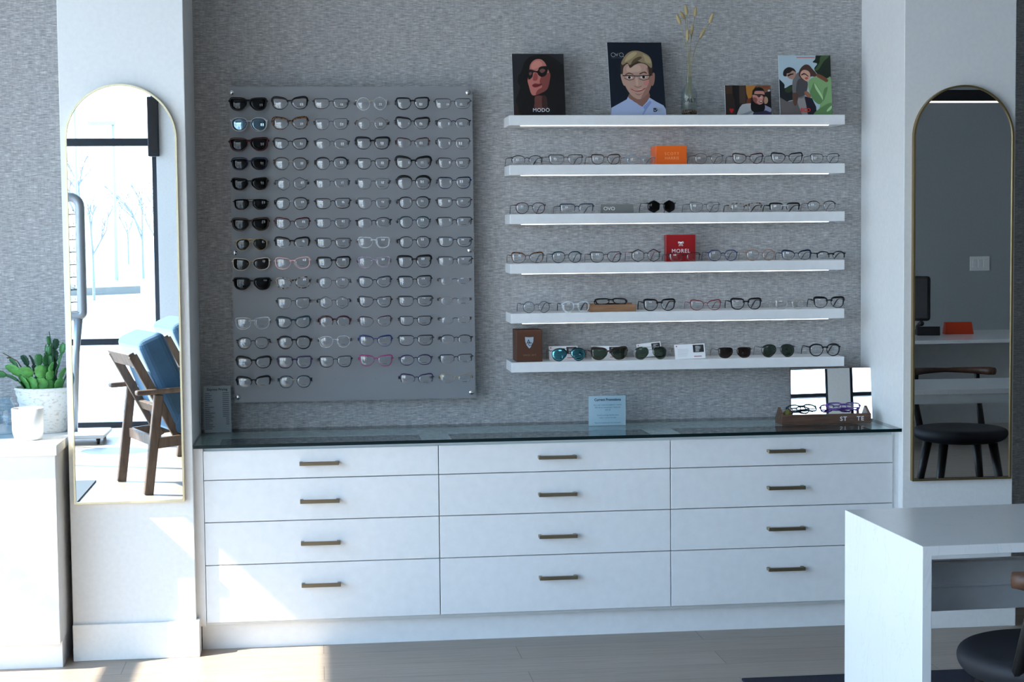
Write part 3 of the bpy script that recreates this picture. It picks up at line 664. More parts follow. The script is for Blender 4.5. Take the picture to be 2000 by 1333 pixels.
T = [
 (0,0,'black flat-top oversized sunglasses',dict(shape='B',wt='bold',col='black',lens='k',sc=.98)), (0,1,'thick black rounded cat-eye glasses',dict(shape='C',wt='mid',brow=.9,col='black',sc=1.03)),
 (0,2,'thin dark grey rectangular glasses',dict(shape='R',wt='thin',col='gun',sc=1.05)), (0,3,'clear round glasses with gold bridge',dict(shape='O',wt='thin',col='crystal',bcol='gold',tcol='gold',sc=1.02)),
 (0,4,'black square acetate glasses',dict(shape='S',wt='mid',brow=.3,col='black')), (0,5,'thin gunmetal square glasses',dict(shape='R',wt='wire',brow=.7,col='gun',sc=1.1)),
 (1,0,'clear-framed sunglasses with blue mirrored lenses',dict(shape='P',wt='mid',col='crystal',lens='bl',sc=1.16)), (1,1,'brown tortoiseshell glasses',dict(shape='C',wt='mid',brow=.8,col='tort',sc=1.02)),
 (1,2,'thin slate rectangular glasses',dict(shape='S',wt='wire',col='gun',sc=1.02)), (1,3,'round brown-gold wire glasses',dict(shape='O',wt='wire',col='goldb',bcol='gold',sc=1.0)),
 (1,4,'black heavy-brow square glasses',dict(shape='K',wt='thin',brow=1.5,col='black',sc=.95)), (1,5,'black semi-rimless curved glasses',dict(shape='V',rimk='semi',wt='thin',col='black',sc=1.08)),
 (2,0,'burgundy-black oversized cat-eye sunglasses',dict(shape='B',wt='bold',col='burg',lens='k',sc=1.02)), (2,1,'slim charcoal cat-eye glasses',dict(shape='C',wt='thin',brow=.6,col='black',sc=.98)),
 (2,2,'thin dark semi-rimless glasses',dict(shape='V',rimk='semi',wt='wire',brow=.5,col='gun',sc=1.08)), (2,3,'thick black square glasses',dict(shape='S',wt='mid',brow=.7,col='black',sc=1.03)),
 (2,4,'burgundy semi-rimless glasses',dict(shape='C',rimk='semi',wt='thin',brow=.4,col='burg',sc=.96)), (2,5,'thin gunmetal rectangular glasses',dict(shape='S',wt='wire',brow=.8,col='gun',sc=1.03)),
 (3,0,'navy-black square sunglasses',dict(shape='N',wt='mid',col='navy',lens='k',brow=.5,sc=.98)), (3,1,'thin black round glasses with gold bridge',dict(shape='P',wt='thin',brow=.4,col='brown',bcol='gold',tcol='gold',sc=1.06)),
 (3,2,'black rounded-square glasses',dict(shape='P',wt='thin',brow=.9,col='black',sc=1.03)), (3,3,'slim black square glasses',dict(shape='S',wt='thin',col='black',sc=1.0)),
 (3,4,'chunky black cat-eye glasses with red temples',dict(shape='C',wt='mid',brow=1.0,col='black',tcol='redb',sc=1.05)), (3,5,'thin gunmetal squared glasses',dict(shape='S',wt='wire',brow=.8,col='gun',sc=1.0)),
 (4,0,'black angular sunglasses',dict(shape='K',wt='mid',col='black',lens='k',sc=1.0)), (4,1,'grey hexagonal wire glasses',dict(shape='X',wt='thin',col='grey',bcol='silver',sc=1.0)),
 (4,2,'fine dark semi-rimless glasses',dict(shape='R',rimk='semi',wt='wire',col='gun',sc=1.02)), (4,3,'thin grey square glasses',dict(shape='S',wt='wire',col='grey',bcol='black',sc=1.02)),
 (4,4,'black round thick-brow glasses',dict(shape='P',wt='thin',brow=2.4,col='black',sc=1.12)), (4,5,'blue-black square glasses',dict(shape='S',wt='thin',brow=.6,col='navy',sc=1.02)),
 (5,0,'black aviator sunglasses with top bar',dict(shape='N',wt='wire',col='black',lens='k',bar=True,sc=.95)), (5,1,'black round glasses with clear bridge',dict(shape='P',wt='thin',brow=.4,col='black',bcol='crystal',sc=1.05)),
 (5,2,'slim black rectangular glasses',dict(shape='R',wt='thin',col='black',sc=1.06)), (5,3,'fine gunmetal square glasses',dict(shape='S',wt='wire',col='gun',sc=1.02)),
 (5,4,'black glasses with brown bridge',dict(shape='P',wt='thin',brow=.5,col='black',bcol='tort',sc=1.0)), (5,5,'thin dark rectangular glasses',dict(shape='R',wt='thin',col='gun',sc=1.05)),
 (6,0,'brown-black oversized square sunglasses',dict(shape='B',wt='bold',col='brown',lens='k',sc=.98)), (6,1,'dark burgundy cat-eye glasses',dict(shape='C',wt='thin',brow=.8,col='burg',sc=1.02)),
 (6,2,'slate blue rectangular glasses',dict(shape='R',wt='thin',col='grey',sc=1.03)), (6,3,'wide black semi-rimless glasses',dict(shape='V',rimk='semi',wt='thin',col='black',sc=1.10)),
 (6,4,'teal-black round glasses with wire bridge',dict(shape='P',wt='thin',brow=.5,col='teal',bcol='gun',sc=1.0)), (6,5,'black semi-rimless glasses',dict(shape='R',rimk='semi',wt='thin',col='black',sc=1.06)),
 (7,0,'gold aviator sunglasses with brown lenses',dict(shape='A',wt='wire',col='gold',lens='br',bar=True,sc=.86)), (7,1,'black half-rim cat-eye glasses',dict(shape='C',rimk='semi',wt='mid',brow=.5,col='black',sc=1.0)),
 (7,2,'thin dark glasses with brown bridge',dict(shape='R',wt='thin',col='gun',bcol='brown',sc=1.05)), (7,3,'crystal clear rectangular glasses',dict(shape='S',wt='mid',col='crystal',tcol='pink',sc=.95)),
 (7,4,'slim black rounded-square glasses',dict(shape='P',wt='thin',col='black',sc=1.0)), (7,5,'gunmetal rectangular glasses',dict(shape='R',wt='thin',col='gun',sc=1.03)),
 (8,0,'cream rounded cat-eye sunglasses',dict(shape='C',wt='thin',col='cream',bcol='gold',lens='br',sc=1.10)), (8,1,'pale pink cat-eye glasses',dict(shape='C',wt='mid',col='pink',sc=1.02)),
 (8,2,'black rectangular acetate glasses',dict(shape='S',wt='mid',brow=.4,col='black',sc=1.0)), (8,3,'translucent lilac rectangular glasses',dict(shape='S',wt='mid',col='lilac',sc=.97)),
 (8,4,'bold black square glasses',dict(shape='S',wt='mid',brow=.8,col='black',sc=1.05)), (8,5,'gunmetal semi-rimless glasses',dict(shape='R',rimk='semi',wt='thin',col='gun',sc=1.05)),
 (9,0,'black butterfly sunglasses with gold tips',dict(shape='B',wt='mid',col='black',lens='k',tcol='gold',sc=1.0)), (9,1,'pale speckled tortoise cat-eye glasses',dict(shape='C',wt='mid',col='spk',sc=.98)),
 (9,2,'fine silver rounded glasses',dict(shape='P',wt='wire',col='grey',sc=1.0)), (9,3,'navy cat-eye glasses with burgundy corner',dict(shape='C',wt='thin',brow=.6,col='navy',tcol='burg',sc=.97)),
 (9,4,'black rounded square glasses',dict(shape='S',wt='thin',brow=.8,col='black',sc=1.05)), (9,5,'rimless clear glasses with brown bridge',dict(shape='V',rimk='none',wt='wire',col='brown',sc=.95)),
 (10,1,'thin dark half-rim glasses',dict(shape='S',rimk='full',wt='wire',brow=.8,col='gun',sc=1.02)), (10,2,'grey geometric wire glasses',dict(shape='X',wt='wire',col='gun',sc=1.0)),
 (10,3,'thin black angular cat-eye glasses',dict(shape='K',wt='thin',col='black',sc=.94)), (10,4,'dark grey squared metal glasses',dict(shape='R',wt='thin',brow=.6,col='gun',sc=1.05)),
 (10,5,'rimless glasses with amber bridge',dict(shape='V',rimk='none',wt='wire',col='goldb',sc=.95)),
 (11,0,'crystal clear square glasses',dict(shape='S',wt='mid',col='crystal',sc=1.03)), (11,1,'teal-black pointed cat-eye glasses',dict(shape='C',wt='mid',brow=.4,col='teal',sc=.98)),
 (11,2,'burgundy browline glasses with clear lower rim',dict(shape='P',rimk='semi',wt='mid',brow=.4,col='burg',sc=1.0)), (11,3,'burgundy and gold wire glasses',dict(shape='C',wt='wire',brow=.9,col='burg',bcol='gold',sc=.97)),
 (11,4,'small black rectangular glasses',dict(shape='R',wt='thin',col='black',sc=.97)), (11,5,'rimless glasses with black bridge',dict(shape='V',rimk='none',wt='wire',col='black',sc=.95)),
 (12,0,'thin dark round wire glasses',dict(shape='P',wt='thin',col='gun',sc=1.0)), (12,1,'bold black rounded glasses',dict(shape='P',wt='mid',brow=.4,col='black',sc=1.05)),
 (12,2,'pale translucent round glasses',dict(shape='P',wt='thin',col='crystal',tcol='grey',sc=1.0)), (12,3,'blue-black cat-eye glasses',dict(shape='C',wt='thin',brow=.9,col='blue',tcol='black',sc=.97)),
 (12,4,'gunmetal square-front glasses',dict(shape='R',wt='thin',brow=.5,col='gun',sc=1.06)), (12,5,'slim black semi-rimless glasses',dict(shape='V',rimk='semi',wt='thin',col='black',sc=1.0)),
 (13,0,'black rounded cat-eye glasses',dict(shape='C',wt='mid',brow=.7,col='black',sc=1.0)), (13,1,'dark purple-black square glasses',dict(shape='S',wt='mid',col='violet',sc=1.05)),
 (13,2,'slim black square-cornered glasses',dict(shape='S',wt='thin',col='black',sc=1.0)), (13,3,'magenta pink cat-eye glasses',dict(shape='K',wt='thin',brow=.5,col='mag',sc=.95)),
 (13,4,'slate violet oval glasses',dict(shape='V',wt='thin',brow=.5,col='violet',sc=1.02)), (13,5,'black half-rim rectangular glasses',dict(shape='R',rimk='semi',wt='thin',col='black',sc=1.0)),
 (14,0,'black heavy half-rim glasses',dict(shape='C',rimk='semi',wt='mid',brow=.6,col='black',sc=.98)), (14,1,'dark teal rounded-square glasses',dict(shape='P',wt='thin',brow=.5,col='teal',bcol='gold',sc=1.03)),
 (14,4,'violet-black half-rim glasses',dict(shape='C',rimk='semi',wt='thin',brow=.6,col='violet',sc=.98)), (14,5,'faint champagne rimless glasses',dict(shape='C',rimk='semi',wt='wire',col='gold',sc=.95)),
]
rj = random.Random(21)
for r_, c_, d_, kw in T:
    x_ = gx0+(gx1-gx0)*c_/5+rj.uniform(-.0013, .0013); z_ = gz0+(gz1-gz0)*r_/14
    lens = kw.get('lens', 'c'); kw = dict(kw); kw['sc'] = kw.get('sc', 1)*(.99 if kw['shape'] in 'BNAK' else 1.0)
    gap_ = (.0130 if kw.get('wt') == 'bold' else .0135) if kw['shape'] in 'BNK' else .0150
    eyewear(f'{d_}, {ORD[r_]} row, {CORD[c_]} column of wall panel', 'eyewear on the wall panel', (x_, YF, z_), gap=gap_, ry=rj.uniform(-.02, .02), rad=rj.uniform(.15, .21), **kw)

# ------------------------------------------------------------------ things on the shelves
SY = -.163
def on_shelf(i, pxa, pxb, lab, rz=.06, y=SY, **kw):
    a = W((pxa+pxb)/2, 500, y=y); z = SZ[i-1]
    kw.setdefault('sc', .94); kw['sc'] *= 1.09 if i == 6 else 1.0; kw.setdefault('wt', 'thin')
    return eyewear(lab, 'eyewear on the wall shelves', (a.x, y, z+.0002), pose='shelf', rz=rz, gap=kw.pop('gap', .0165), **kw)
on_shelf(2, 999, 1063, 'black semi-rimless glasses at the left end of second shelf', .10, shape='V', rimk='semi', col='black', sc=.98)
on_shelf(2, 1074, 1140, 'black rectangular metal glasses, second from left on second shelf', .10, shape='R', wt='wire', brow=.9, col='black', sc=1.06)
on_shelf(2, 1155, 1214, 'dark brown browline glasses, third from left on second shelf', .06, shape='S', brow=.5, col='brown', sc=.88)
on_shelf(2, 1223, 1281, 'pale blue see-through glasses just left of the orange block', .03, shape='V', rimk='full', wt='wire', col='lblue', tcol='navy', sc=.9)
on_shelf(2, 1353, 1417, 'silver wire rounded glasses just right of the orange block', .02, shape='P', wt='wire', col='gun', sc=.95)
on_shelf(2, 1429, 1493, 'tortoise and burgundy square glasses, third from right on second shelf', 0, shape='K', col='burg', tcol='violet', brow=.5, sc=.86)
on_shelf(2, 1504, 1570, 'black-topped glasses with teal temples, second from right on second shelf', -.02, shape='K', brow=.9, col='black', tcol='teal', sc=.89)
on_shelf(2, 1580, 1642, 'slim black squared glasses at the right end of second shelf', -.04, shape='S', wt='wire', brow=.5, col='black', sc=.9)
on_shelf(3, 1004, 1070, 'burgundy and black round glasses at left end of third shelf', .08, shape='P', wt='thin', col='burg', sc=.96)
on_shelf(3, 1093, 1162, 'navy half-rim glasses left of the grey plaque', .08, shape='R', rimk='semi', col='navy', brow=.3, sc=1.04)
on_shelf(3, 1261, 1324, 'black hexagonal sunglasses right of the grey plaque', .08, shape='X', col='black', lens='k', wt='thin', sc=.97)
on_shelf(3, 1344, 1409, 'silver wire glasses with navy temples right of the black sunglasses', .02, shape='S', wt='wire', col='gun', bcol='navy', tcol='navy', sc=.96)
on_shelf(3, 1425, 1490, 'speckled tortoise half-rim glasses, third from right on third shelf', .0, shape='R', rimk='semi', wt='mid', col='spk', tcol='brown', sc=.95)
on_shelf(3, 1502, 1563, 'black browline glasses, second from right on third shelf', -.03, shape='R', rimk='semi', wt='mid', brow=.4, col='black', bcol='crystal', sc=.9)
on_shelf(3, 1575, 1634, 'rose gold and black round wire glasses at right end of third shelf', -.06, shape='P', wt='wire', brow=1.2, col='black', bcol='gold', tcol='redb', sc=.92)
on_shelf(4, 997, 1064, 'tortoise glasses with red bridge at left end of fourth shelf', .05, shape='C', col='tort', bcol='redb', brow=.9, sc=.95)
on_shelf(4, 1074, 1140, 'teal-black rounded glasses, second from left on fourth shelf', .05, shape='P', col='teal', bcol='gun', brow=.6, sc=.96)
on_shelf(4, 1150, 1216, 'charcoal square glasses with red-brown temples on fourth shelf', .03, shape='S', col='black', tcol='redb', sc=.96)
on_shelf(4, 1229, 1294, 'dark octagonal glasses left of the red block', .04, shape='X', col='brown', tcol='redb', sc=.98, brow=.4)
on_shelf(4, 1304, 1370, 'black half-rim glasses standing in front of the red block', .02, shape='R', rimk='semi', col='black', sc=.96)
on_shelf(4, 1380, 1444, 'navy blue round glasses right of the red block', .0, shape='P', col='blue', sc=.95, brow=.3)
on_shelf(4, 1453, 1518, 'rose-brown translucent glasses, third from right on fourth shelf', 0, shape='P', col='rose', sc=.95, brow=.3)
on_shelf(4, 1524, 1587, 'dark blue brow glasses, second from right on fourth shelf', -.05, shape='C', col='navy', rimk='full', wt='thin', brow=1.1, tcol='navy', sc=.86)
on_shelf(4, 1593, 1653, 'black browline glasses with green temple at right end of fourth shelf', -.05, shape='V', rimk='semi', wt='mid', col='black', bcol='black', tcol='dgreen', sc=.88)
on_shelf(5, 1017, 1077, 'grey round wire glasses at left end of fifth shelf', .08, shape='O', wt='thin', col='grey', tcol='navy', sc=.92)
on_shelf(5, 1094, 1154, 'crystal clear rounded glasses left of the wooden block', .04, shape='P', wt='mid', col='crystal', tcol='navy', sc=.86)
on_shelf(5, 1253, 1322, 'black square glasses right of the wooden block', .02, shape='S', wt='mid', brow=.6, col='black', sc=.98)
on_shelf(5, 1345, 1411, 'red-brown cat-eye glasses in the middle right of fifth shelf', -.02, shape='C', wt='thin', col='redb', brow=.6, sc=.92)
on_shelf(5, 1424, 1490, 'bold black rounded-square glasses, third from right on fifth shelf', -.03, shape='S', wt='mid', brow=.6, col='black', sc=.94)
on_shelf(5, 1511, 1574, 'pale champagne glasses, second from right on fifth shelf', -.04, shape='S', wt='wire', col='champ', bcol='goldb', sc=.92)
on_shelf(5, 1587, 1652, 'thick black square glasses at right end of fifth shelf', -.05, shape='S', wt='mid', brow=.8, col='black', sc=.94)
on_shelf(6, 1077, 1142, 'teal mirrored aviator sunglasses beside the brown box', .04, shape='A', wt='wire', col='gun', tcol='blue', lens='t', sc=.90, bar=True)
on_shelf(6, 1152, 1225, 'dark tortoise sunglasses with green-grey lenses, second on lowest shelf', .03, shape='K', wt='mid', brow=.7, col='brown', lens='g', sc=.96)
on_shelf(6, 1238, 1302, 'silver aviator sunglasses with green lenses before the tilted card', .03, shape='A', wt='wire', col='silver', lens='g', sc=.90, bar=True)
on_shelf(6, 1318, 1386, 'clear-framed glasses half hidden behind a white card', .03, y=-.118, shape='P', wt='mid', col='crystal', tcol='champ', sc=.88)
on_shelf(6, 1402, 1468, 'brown navigator sunglasses with black lenses, third from right on lowest shelf', .02, shape='N', wt='wire', col='brown', lens='br', sc=.90)
on_shelf(6, 1488, 1552, 'dark green aviator sunglasses, second from right on lowest shelf', .0, shape='A', wt='wire', col='gun', tcol='black', lens='g', sc=.90)
on_shelf(6, 1580, 1643, 'thick black round glasses at right end of lowest shelf', .0, shape='P', wt='mid', brow=.3, col='black', sc=.94)

def span(pxa, pxb, y): return W(pxa, 500, y=y).x, W(pxb, 500, y=y).x
def block(nm, lab, cat, i, pxa, pxb, pyt, y0, y1, m_, bev=.0015, lean=0):
    xa, xb = span(pxa, pxb, y0); z = SZ[i-1]; h = W((pxa+pxb)/2, pyt, y=y0).z-z
    r = thing(nm, lab, cat, ((xa+xb)/2, y0, z+.0001)); r.rotation_euler = (-lean, 0, 0)
    MB().box((-(xb-xa)/2, 0, 0), ((xb-xa)/2, y1-y0, h)).build('body', m_, r, bevel=bev)
    return r, xb-xa, h
# orange block
M_orange = mat('orange_lacquer', s255(226, 98, 20), .35); M_orangel = mat('pale_orange_ink', s255(245, 165, 110), .5)
r, bw, bh = block('display_block', 'orange block with pale engraved lettering on the second shelf', 'display block', 2, 1282, 1342, 284.5, -.135, -.03, M_orange)
letters('SCOTT', .0155, M_orangel, r, (.002, -.0002, bh*.50), space=1.25); letters('HARRIS', .0155, M_orangel, r, (.002, -.0002, bh*.27), space=1.12)
# red block
M_red = mat('red_lacquer', s255(140, 16, 22), .3); M_ink = mat('white_ink', (.80, .80, .82), .5); M_inkg = mat('grey_ink', (.42, .45, .47), .5)
r, bw, bh = block('display_block', 'red square block with white emblem on the fourth shelf', 'display block', 4, 1301, 1358.5, 458.5, -.115, -.075, M_red)
letters('MOREL', .0215, M_ink, r, (0, -.0002, bh*.325), space=1.12)
em = MB(); e_ = lambda pts: em.prism([(x*.001, bh*.62+z*.001) for x, z in pts], -.0006, -.0001)
e_([(-8, 14), (-3, 11), (3, 11), (8, 14), (6, 10), (5, 5), (3, 7), (0, 3), (-3, 7), (-5, 5), (-6, 10)]); e_([(-11, 12), (-8.5, 12), (-8, 9), (-11, 9)]); e_([(8.5, 12), (11, 12), (11, 9), (8, 9)])
e_([(-11, 7), (-7, 8.5), (-7, 6.5), (-11, 5)]); e_([(7, 8.5), (11, 7), (11, 5), (7, 6.5)])
for sx in (-1, 1): e_([(sx*3.5, 3.5), (sx*2.6, 3.5), (sx*4.6, -5.5), (sx*5.6, -5.5)]); e_([(sx*6, 4), (sx*5.2, 4), (sx*8, -5.5), (sx*9, -5.5)])
e_([(-3, 3), (-2.2, 3), (0, -2), (2.2, 3), (3, 3), (.4, -4), (-.4, -4)])
em.build('emblem', M_ink, r)
# grey plaque
M_plq = mat('brushed_pewter', s255(120, 124, 122), .4, .4)
xa, xb = span(1177, 1239, -.13); z = SZ[2]; r = thing('brand_plaque', 'small grey metal plaque with ring lettering on the third shelf', 'plaque', ((xa+xb)/2, -.13, z+.0001))
hw = (xb-xa)/2; m = MB(); v = [(-hw+.001, 0, 0), (hw-.001, 0, 0), (hw-.001, .05, 0), (-hw+.001, .05, 0), (-hw, .016, .036), (hw, .016, .036), (hw, .034, .036), (-hw, .034, .036)]
m.add(v, [(0,3,2,1),(4,5,6,7),(0,1,5,4),(1,2,6,5),(2,3,7,6),(3,0,4,7)]).build('body', M_plq, r, bevel=.0012)
tl = -math.atan2(.016, .036)
letters('O\u0245O' if False else 'OVO', .021, M_ink, r, (-hw+.0285, .0049, .0125), rot=(PI/2+tl, 0, 0), space=.95)
# wooden block with folded glasses on it
xa, xb = span(1152, 1242, -.145); z = SZ[4]; r = thing('wooden_tray', 'small tan wooden tray with folded glasses on the fifth shelf', 'tray', ((xa+xb)/2, -.145, z+.0001)); hw = (xb-xa)/2
MB().box((-hw, 0, 0), (hw, .010, .0275)).box((-hw, .0101, 0), (hw, .085, .016)).box((-hw, .085, 0), (hw, .095, .030)).build('body', M_tan, r, bevel=.0015)
eyewear('black folded glasses lying in the wooden tray on fifth shelf', 'eyewear on the wall shelves', ((xa+xb)/2+.002, -.110, z+.0265), shape='S', wt='mid', brow=.4, col='black', pose='fold', sc=.98, gap=.016, rx=-1.05)
# brown box with crest
r, bw, bh = block('presentation_box', 'brown box with silver crest at left end of lowest shelf', 'box', 6, 1007, 1057.5, 645.5, -.155, -.03, M_leather)
M_steel = mat('silver_foil', (.55, .60, .66), .3, .5); M_dk = mat('dark_ink', (.02, .025, .03), .5)
sh = lambda k, y: [(x*k, bh*.60+z*k) for x, z in [(-.0165, .0225), (0, .0215), (.0165, .0225), (.0155, .006), (.011, -.008), (.005, -.0165), (0, -.0215), (-.005, -.0165), (-.011, -.008), (-.0155, .006)]]
MB().prism(sh(1.0, 0), -.0008, -.0001).build('crest', M_steel, r); MB().prism(sh(.90, 0), -.0010, -.00085).build('crest_field', mat('pale_blue_foil', (.42, .50, .58), .4, .3), r)
letters('A', .026, M_dk, r, (-.003, -.0012, bh*.56)); letters('O', .022, M_dk, r, (.004, -.0012, bh*.50)); letters('SINCE 1877', .0082, mat('tan_foil', s255(140, 110, 92), .4), r, (.001, -.0003, bh*.19), space=1.25)

# small white cards on the lowest shelf
M_card = mat('white_card', (.82, .83, .85), .55); M_pic = mat('black_and_white_print', (.02, .02, .022), .5); M_redink = mat('red_ink', s255(190, 50, 50), .5)
def card(pxa, pxb, pyt, y, lab, roll=0, lean=.30, pic=True, logo=True):
    xa, xb = span(pxa, pxb, y); xa, xb = xa*.95+xb*.05, xb*.95+xa*.05; z = SZ[5]; h = (W((pxa+pxb)/2, pyt, y=y).z-z)/math.cos(lean); hw = (xb-xa)/2
    r = thing('info_card', lab, 'card', ((xa+xb)/2, y, z+.0002+abs(math.sin(roll))*hw)); r.rotation_euler = (-lean, roll, 0)
    MB().box((-hw, 0, 0), (hw, .0012, h)).build('card', M_card, r)
    m = MB()
    if pic: m.prism([(hw*.22, h*.42), (hw*.93, h*.42), (hw*.93, h*.93), (hw*.22, h*.93)], -.0003, -.00005)
    m.build('photo_print', M_pic, r) if pic else None
    m = MB(); rr = random.Random(pxa)
    for k in range(5): m.prism([(hw*.34, h*(.48+.08*k)), (hw*(.5+.3*rr.random()), h*(.48+.08*k)), (hw*(.5+.25*rr.random()), h*(.53+.08*k)), (hw*.40, h*(.53+.08*k))], -.0005, -.00035)
    for k in range(6): m.prism([(-hw*.80, h*(.20+.09*k)), (-hw*(.05+.25*rr.random()), h*(.20+.09*k)), (-hw*.1, h*(.215+.09*k)), (-hw*.80, h*(.215+.09*k))], -.0003, -.00005)
    m.build('small_print', M_inkg, r)
    if logo: MB().prism([(-hw*.90, h*.84), (-hw*.82, h*.84), (-hw*.82, h*.92), (-hw*.90, h*.92)], -.0003, -.00005).prism([(hw*.25, h*.12), (hw*.75, h*.12), (hw*.75, h*.17), (hw*.25, h*.17)], -.0003, -.00005).build('logo_mark', M_redink, r)
    return r
card(1068, 1131, 677, -.088, 'white card behind the teal mirrored sunglasses')
card(1152, 1215, 677, -.088, 'white card behind the dark tortoise sunglasses')
card(1243, 1296, 673, -.060, 'tilted white card behind the silver aviator sunglasses', -.10)
card(1315, 1381, 674, -.172, 'white card standing in front of the clear-framed glasses', -.03, .25)

# ------------------------------------------------------------------ photo cards on the top shelf
CARD_EDGE = mat('white_card_edge', (.7, .71, .73), .5)
def smooth(pts, n=4):
    out = []; k = len(pts)
    for i in range(k):
        p0, p1, p2, p3 = (Vector(pts[(i+j) % k]) for j in (-1, 0, 1, 2))
        for q in range(n):
            t = q/n; out.append(.5*((2*p1)+(-p0+p2)*t+(2*p0-5*p1+4*p2-p3)*t*t+(-p0+3*p1-3*p2+p3)*t**3))
    return out
def photo(nm, lab, xc, y, z, wd, ht, lean, layers, conv, th=.006, rz=0):
    """a printed card: body plus one picture mesh of flat printed shapes"""
    r = thing(nm, lab, 'photo card', (xc, y, z+.0002), rz); r.rotation_euler = (-lean, 0, rz)
    MB().box((-wd/2, 0, 0), (wd/2, th, ht)).build('card', CARD_EDGE, r)
    m = MB(); ms = []; 
    for i, (c, pts, sm_) in enumerate(layers):
        P = [conv(x, y_) for x, y_ in pts]
        if sm_: P = smooth(P)
        P = [(min(1, max(0, u)), min(1, max(0, v_))) for u, v_ in P]; Q = []
        for p in P:
            if not Q or (p[0]-Q[-1][0])**2+(p[1]-Q[-1][1])**2 > 1e-8: Q.append(p)
        yy = -.00006-.00006*i
        if c not in ms: ms.append(c)
        V = [((u-.5)*wd, yy, (1-v_)*ht) for u, v_ in Q]
        m.add(V, [tuple(range(len(V)))], ms.index(c))
    mats = []
    for c in ms:
        key = 'print_%d_%d_%d' % c; q = bpy.data.materials.get(key) or mat(key, s255(*c), .45); mats.append(q)
    m.build('print', mats, r, fix=False)
    return r
TZ = SZ[0]
def rect(x0, y0, x1, y1): return [(x0, y0), (x1, y0), (x1, y1), (x0, y1)]
# 1 woman with dark curls
L_ = [((34, 35, 40), rect(95, 95, 1150, 1300), 0), ((44, 26, 26), [(110, 1120), (300, 1080), (420, 1300), (110, 1300)], 1),
 ((9, 8, 9), [(330, 290), (430, 165), (600, 118), (800, 120), (960, 190), (1080, 290), (1160, 400), (1160, 1310), (330, 1310), (210, 1130), (160, 1000), (215, 860), (250, 740), (205, 640), (215, 520), (275, 460)], 1),
 ((104, 58, 52), [(545, 930), (640, 905), (765, 940), (772, 1080), (790, 1170), (545, 1170), (535, 1050)], 1), ((60, 34, 32), [(690, 920), (775, 940), (780, 1170), (690, 1170)], 1),
 ((188, 112, 102), [(440, 410), (455, 320), (500, 250), (570, 205), (670, 203), (745, 260), (790, 350), (840, 480), (830, 640), (780, 790), (650, 865), (520, 905), (465, 860), (430, 740), (402, 630), (412, 560)], 1),
 ((132, 66, 60), [(640, 640), (700, 520), (850, 470), (838, 640), (785, 790), (650, 868), (560, 890), (600, 800), (690, 740)], 1), ((205, 135, 122), [(480, 320), (560, 240), (660, 240), (700, 310), (600, 370), (500, 390)], 1),
 ((150, 72, 66), [(545, 470), (600, 500), (600, 590), (560, 620), (505, 600)], 1),
 ((14, 12, 13), [(420, 440), (455, 400), (520, 415), (600, 430), (640, 360), (740, 335), (810, 350), (800, 440), (760, 520), (680, 545), (620, 510), (590, 465), (520, 460), (500, 540), (450, 590), (415, 580)], 1),
 ((120, 76, 70), [(640, 430), (680, 390), (740, 395), (750, 430), (690, 470)], 1), ((110, 72, 68), [(430, 470), (470, 450), (490, 480), (450, 520)], 1),
 ((120, 36, 40), [(488, 712), (545, 672), (610, 680), (690, 676), (650, 722), (545, 752)], 1), ((86, 26, 30), [(490, 712), (600, 706), (690, 678), (640, 716), (560, 728)], 1)]
xa, xb = span(1005.5, 1106, -.12)
r = photo('photo_card', 'dark photo card of a curly-haired woman in black glasses', (xa+xb)/2, -.135, TZ, xb-xa, (W(1055, 104, y=-.11).z-TZ)/math.cos(.2), .20, L_, lambda x, y: ((x-95-(y-95)*.022)/1030, (y-95)/1205))
letters('MODO', .0205, M_ink, r, (.006, -.0012, .016), space=1.05)
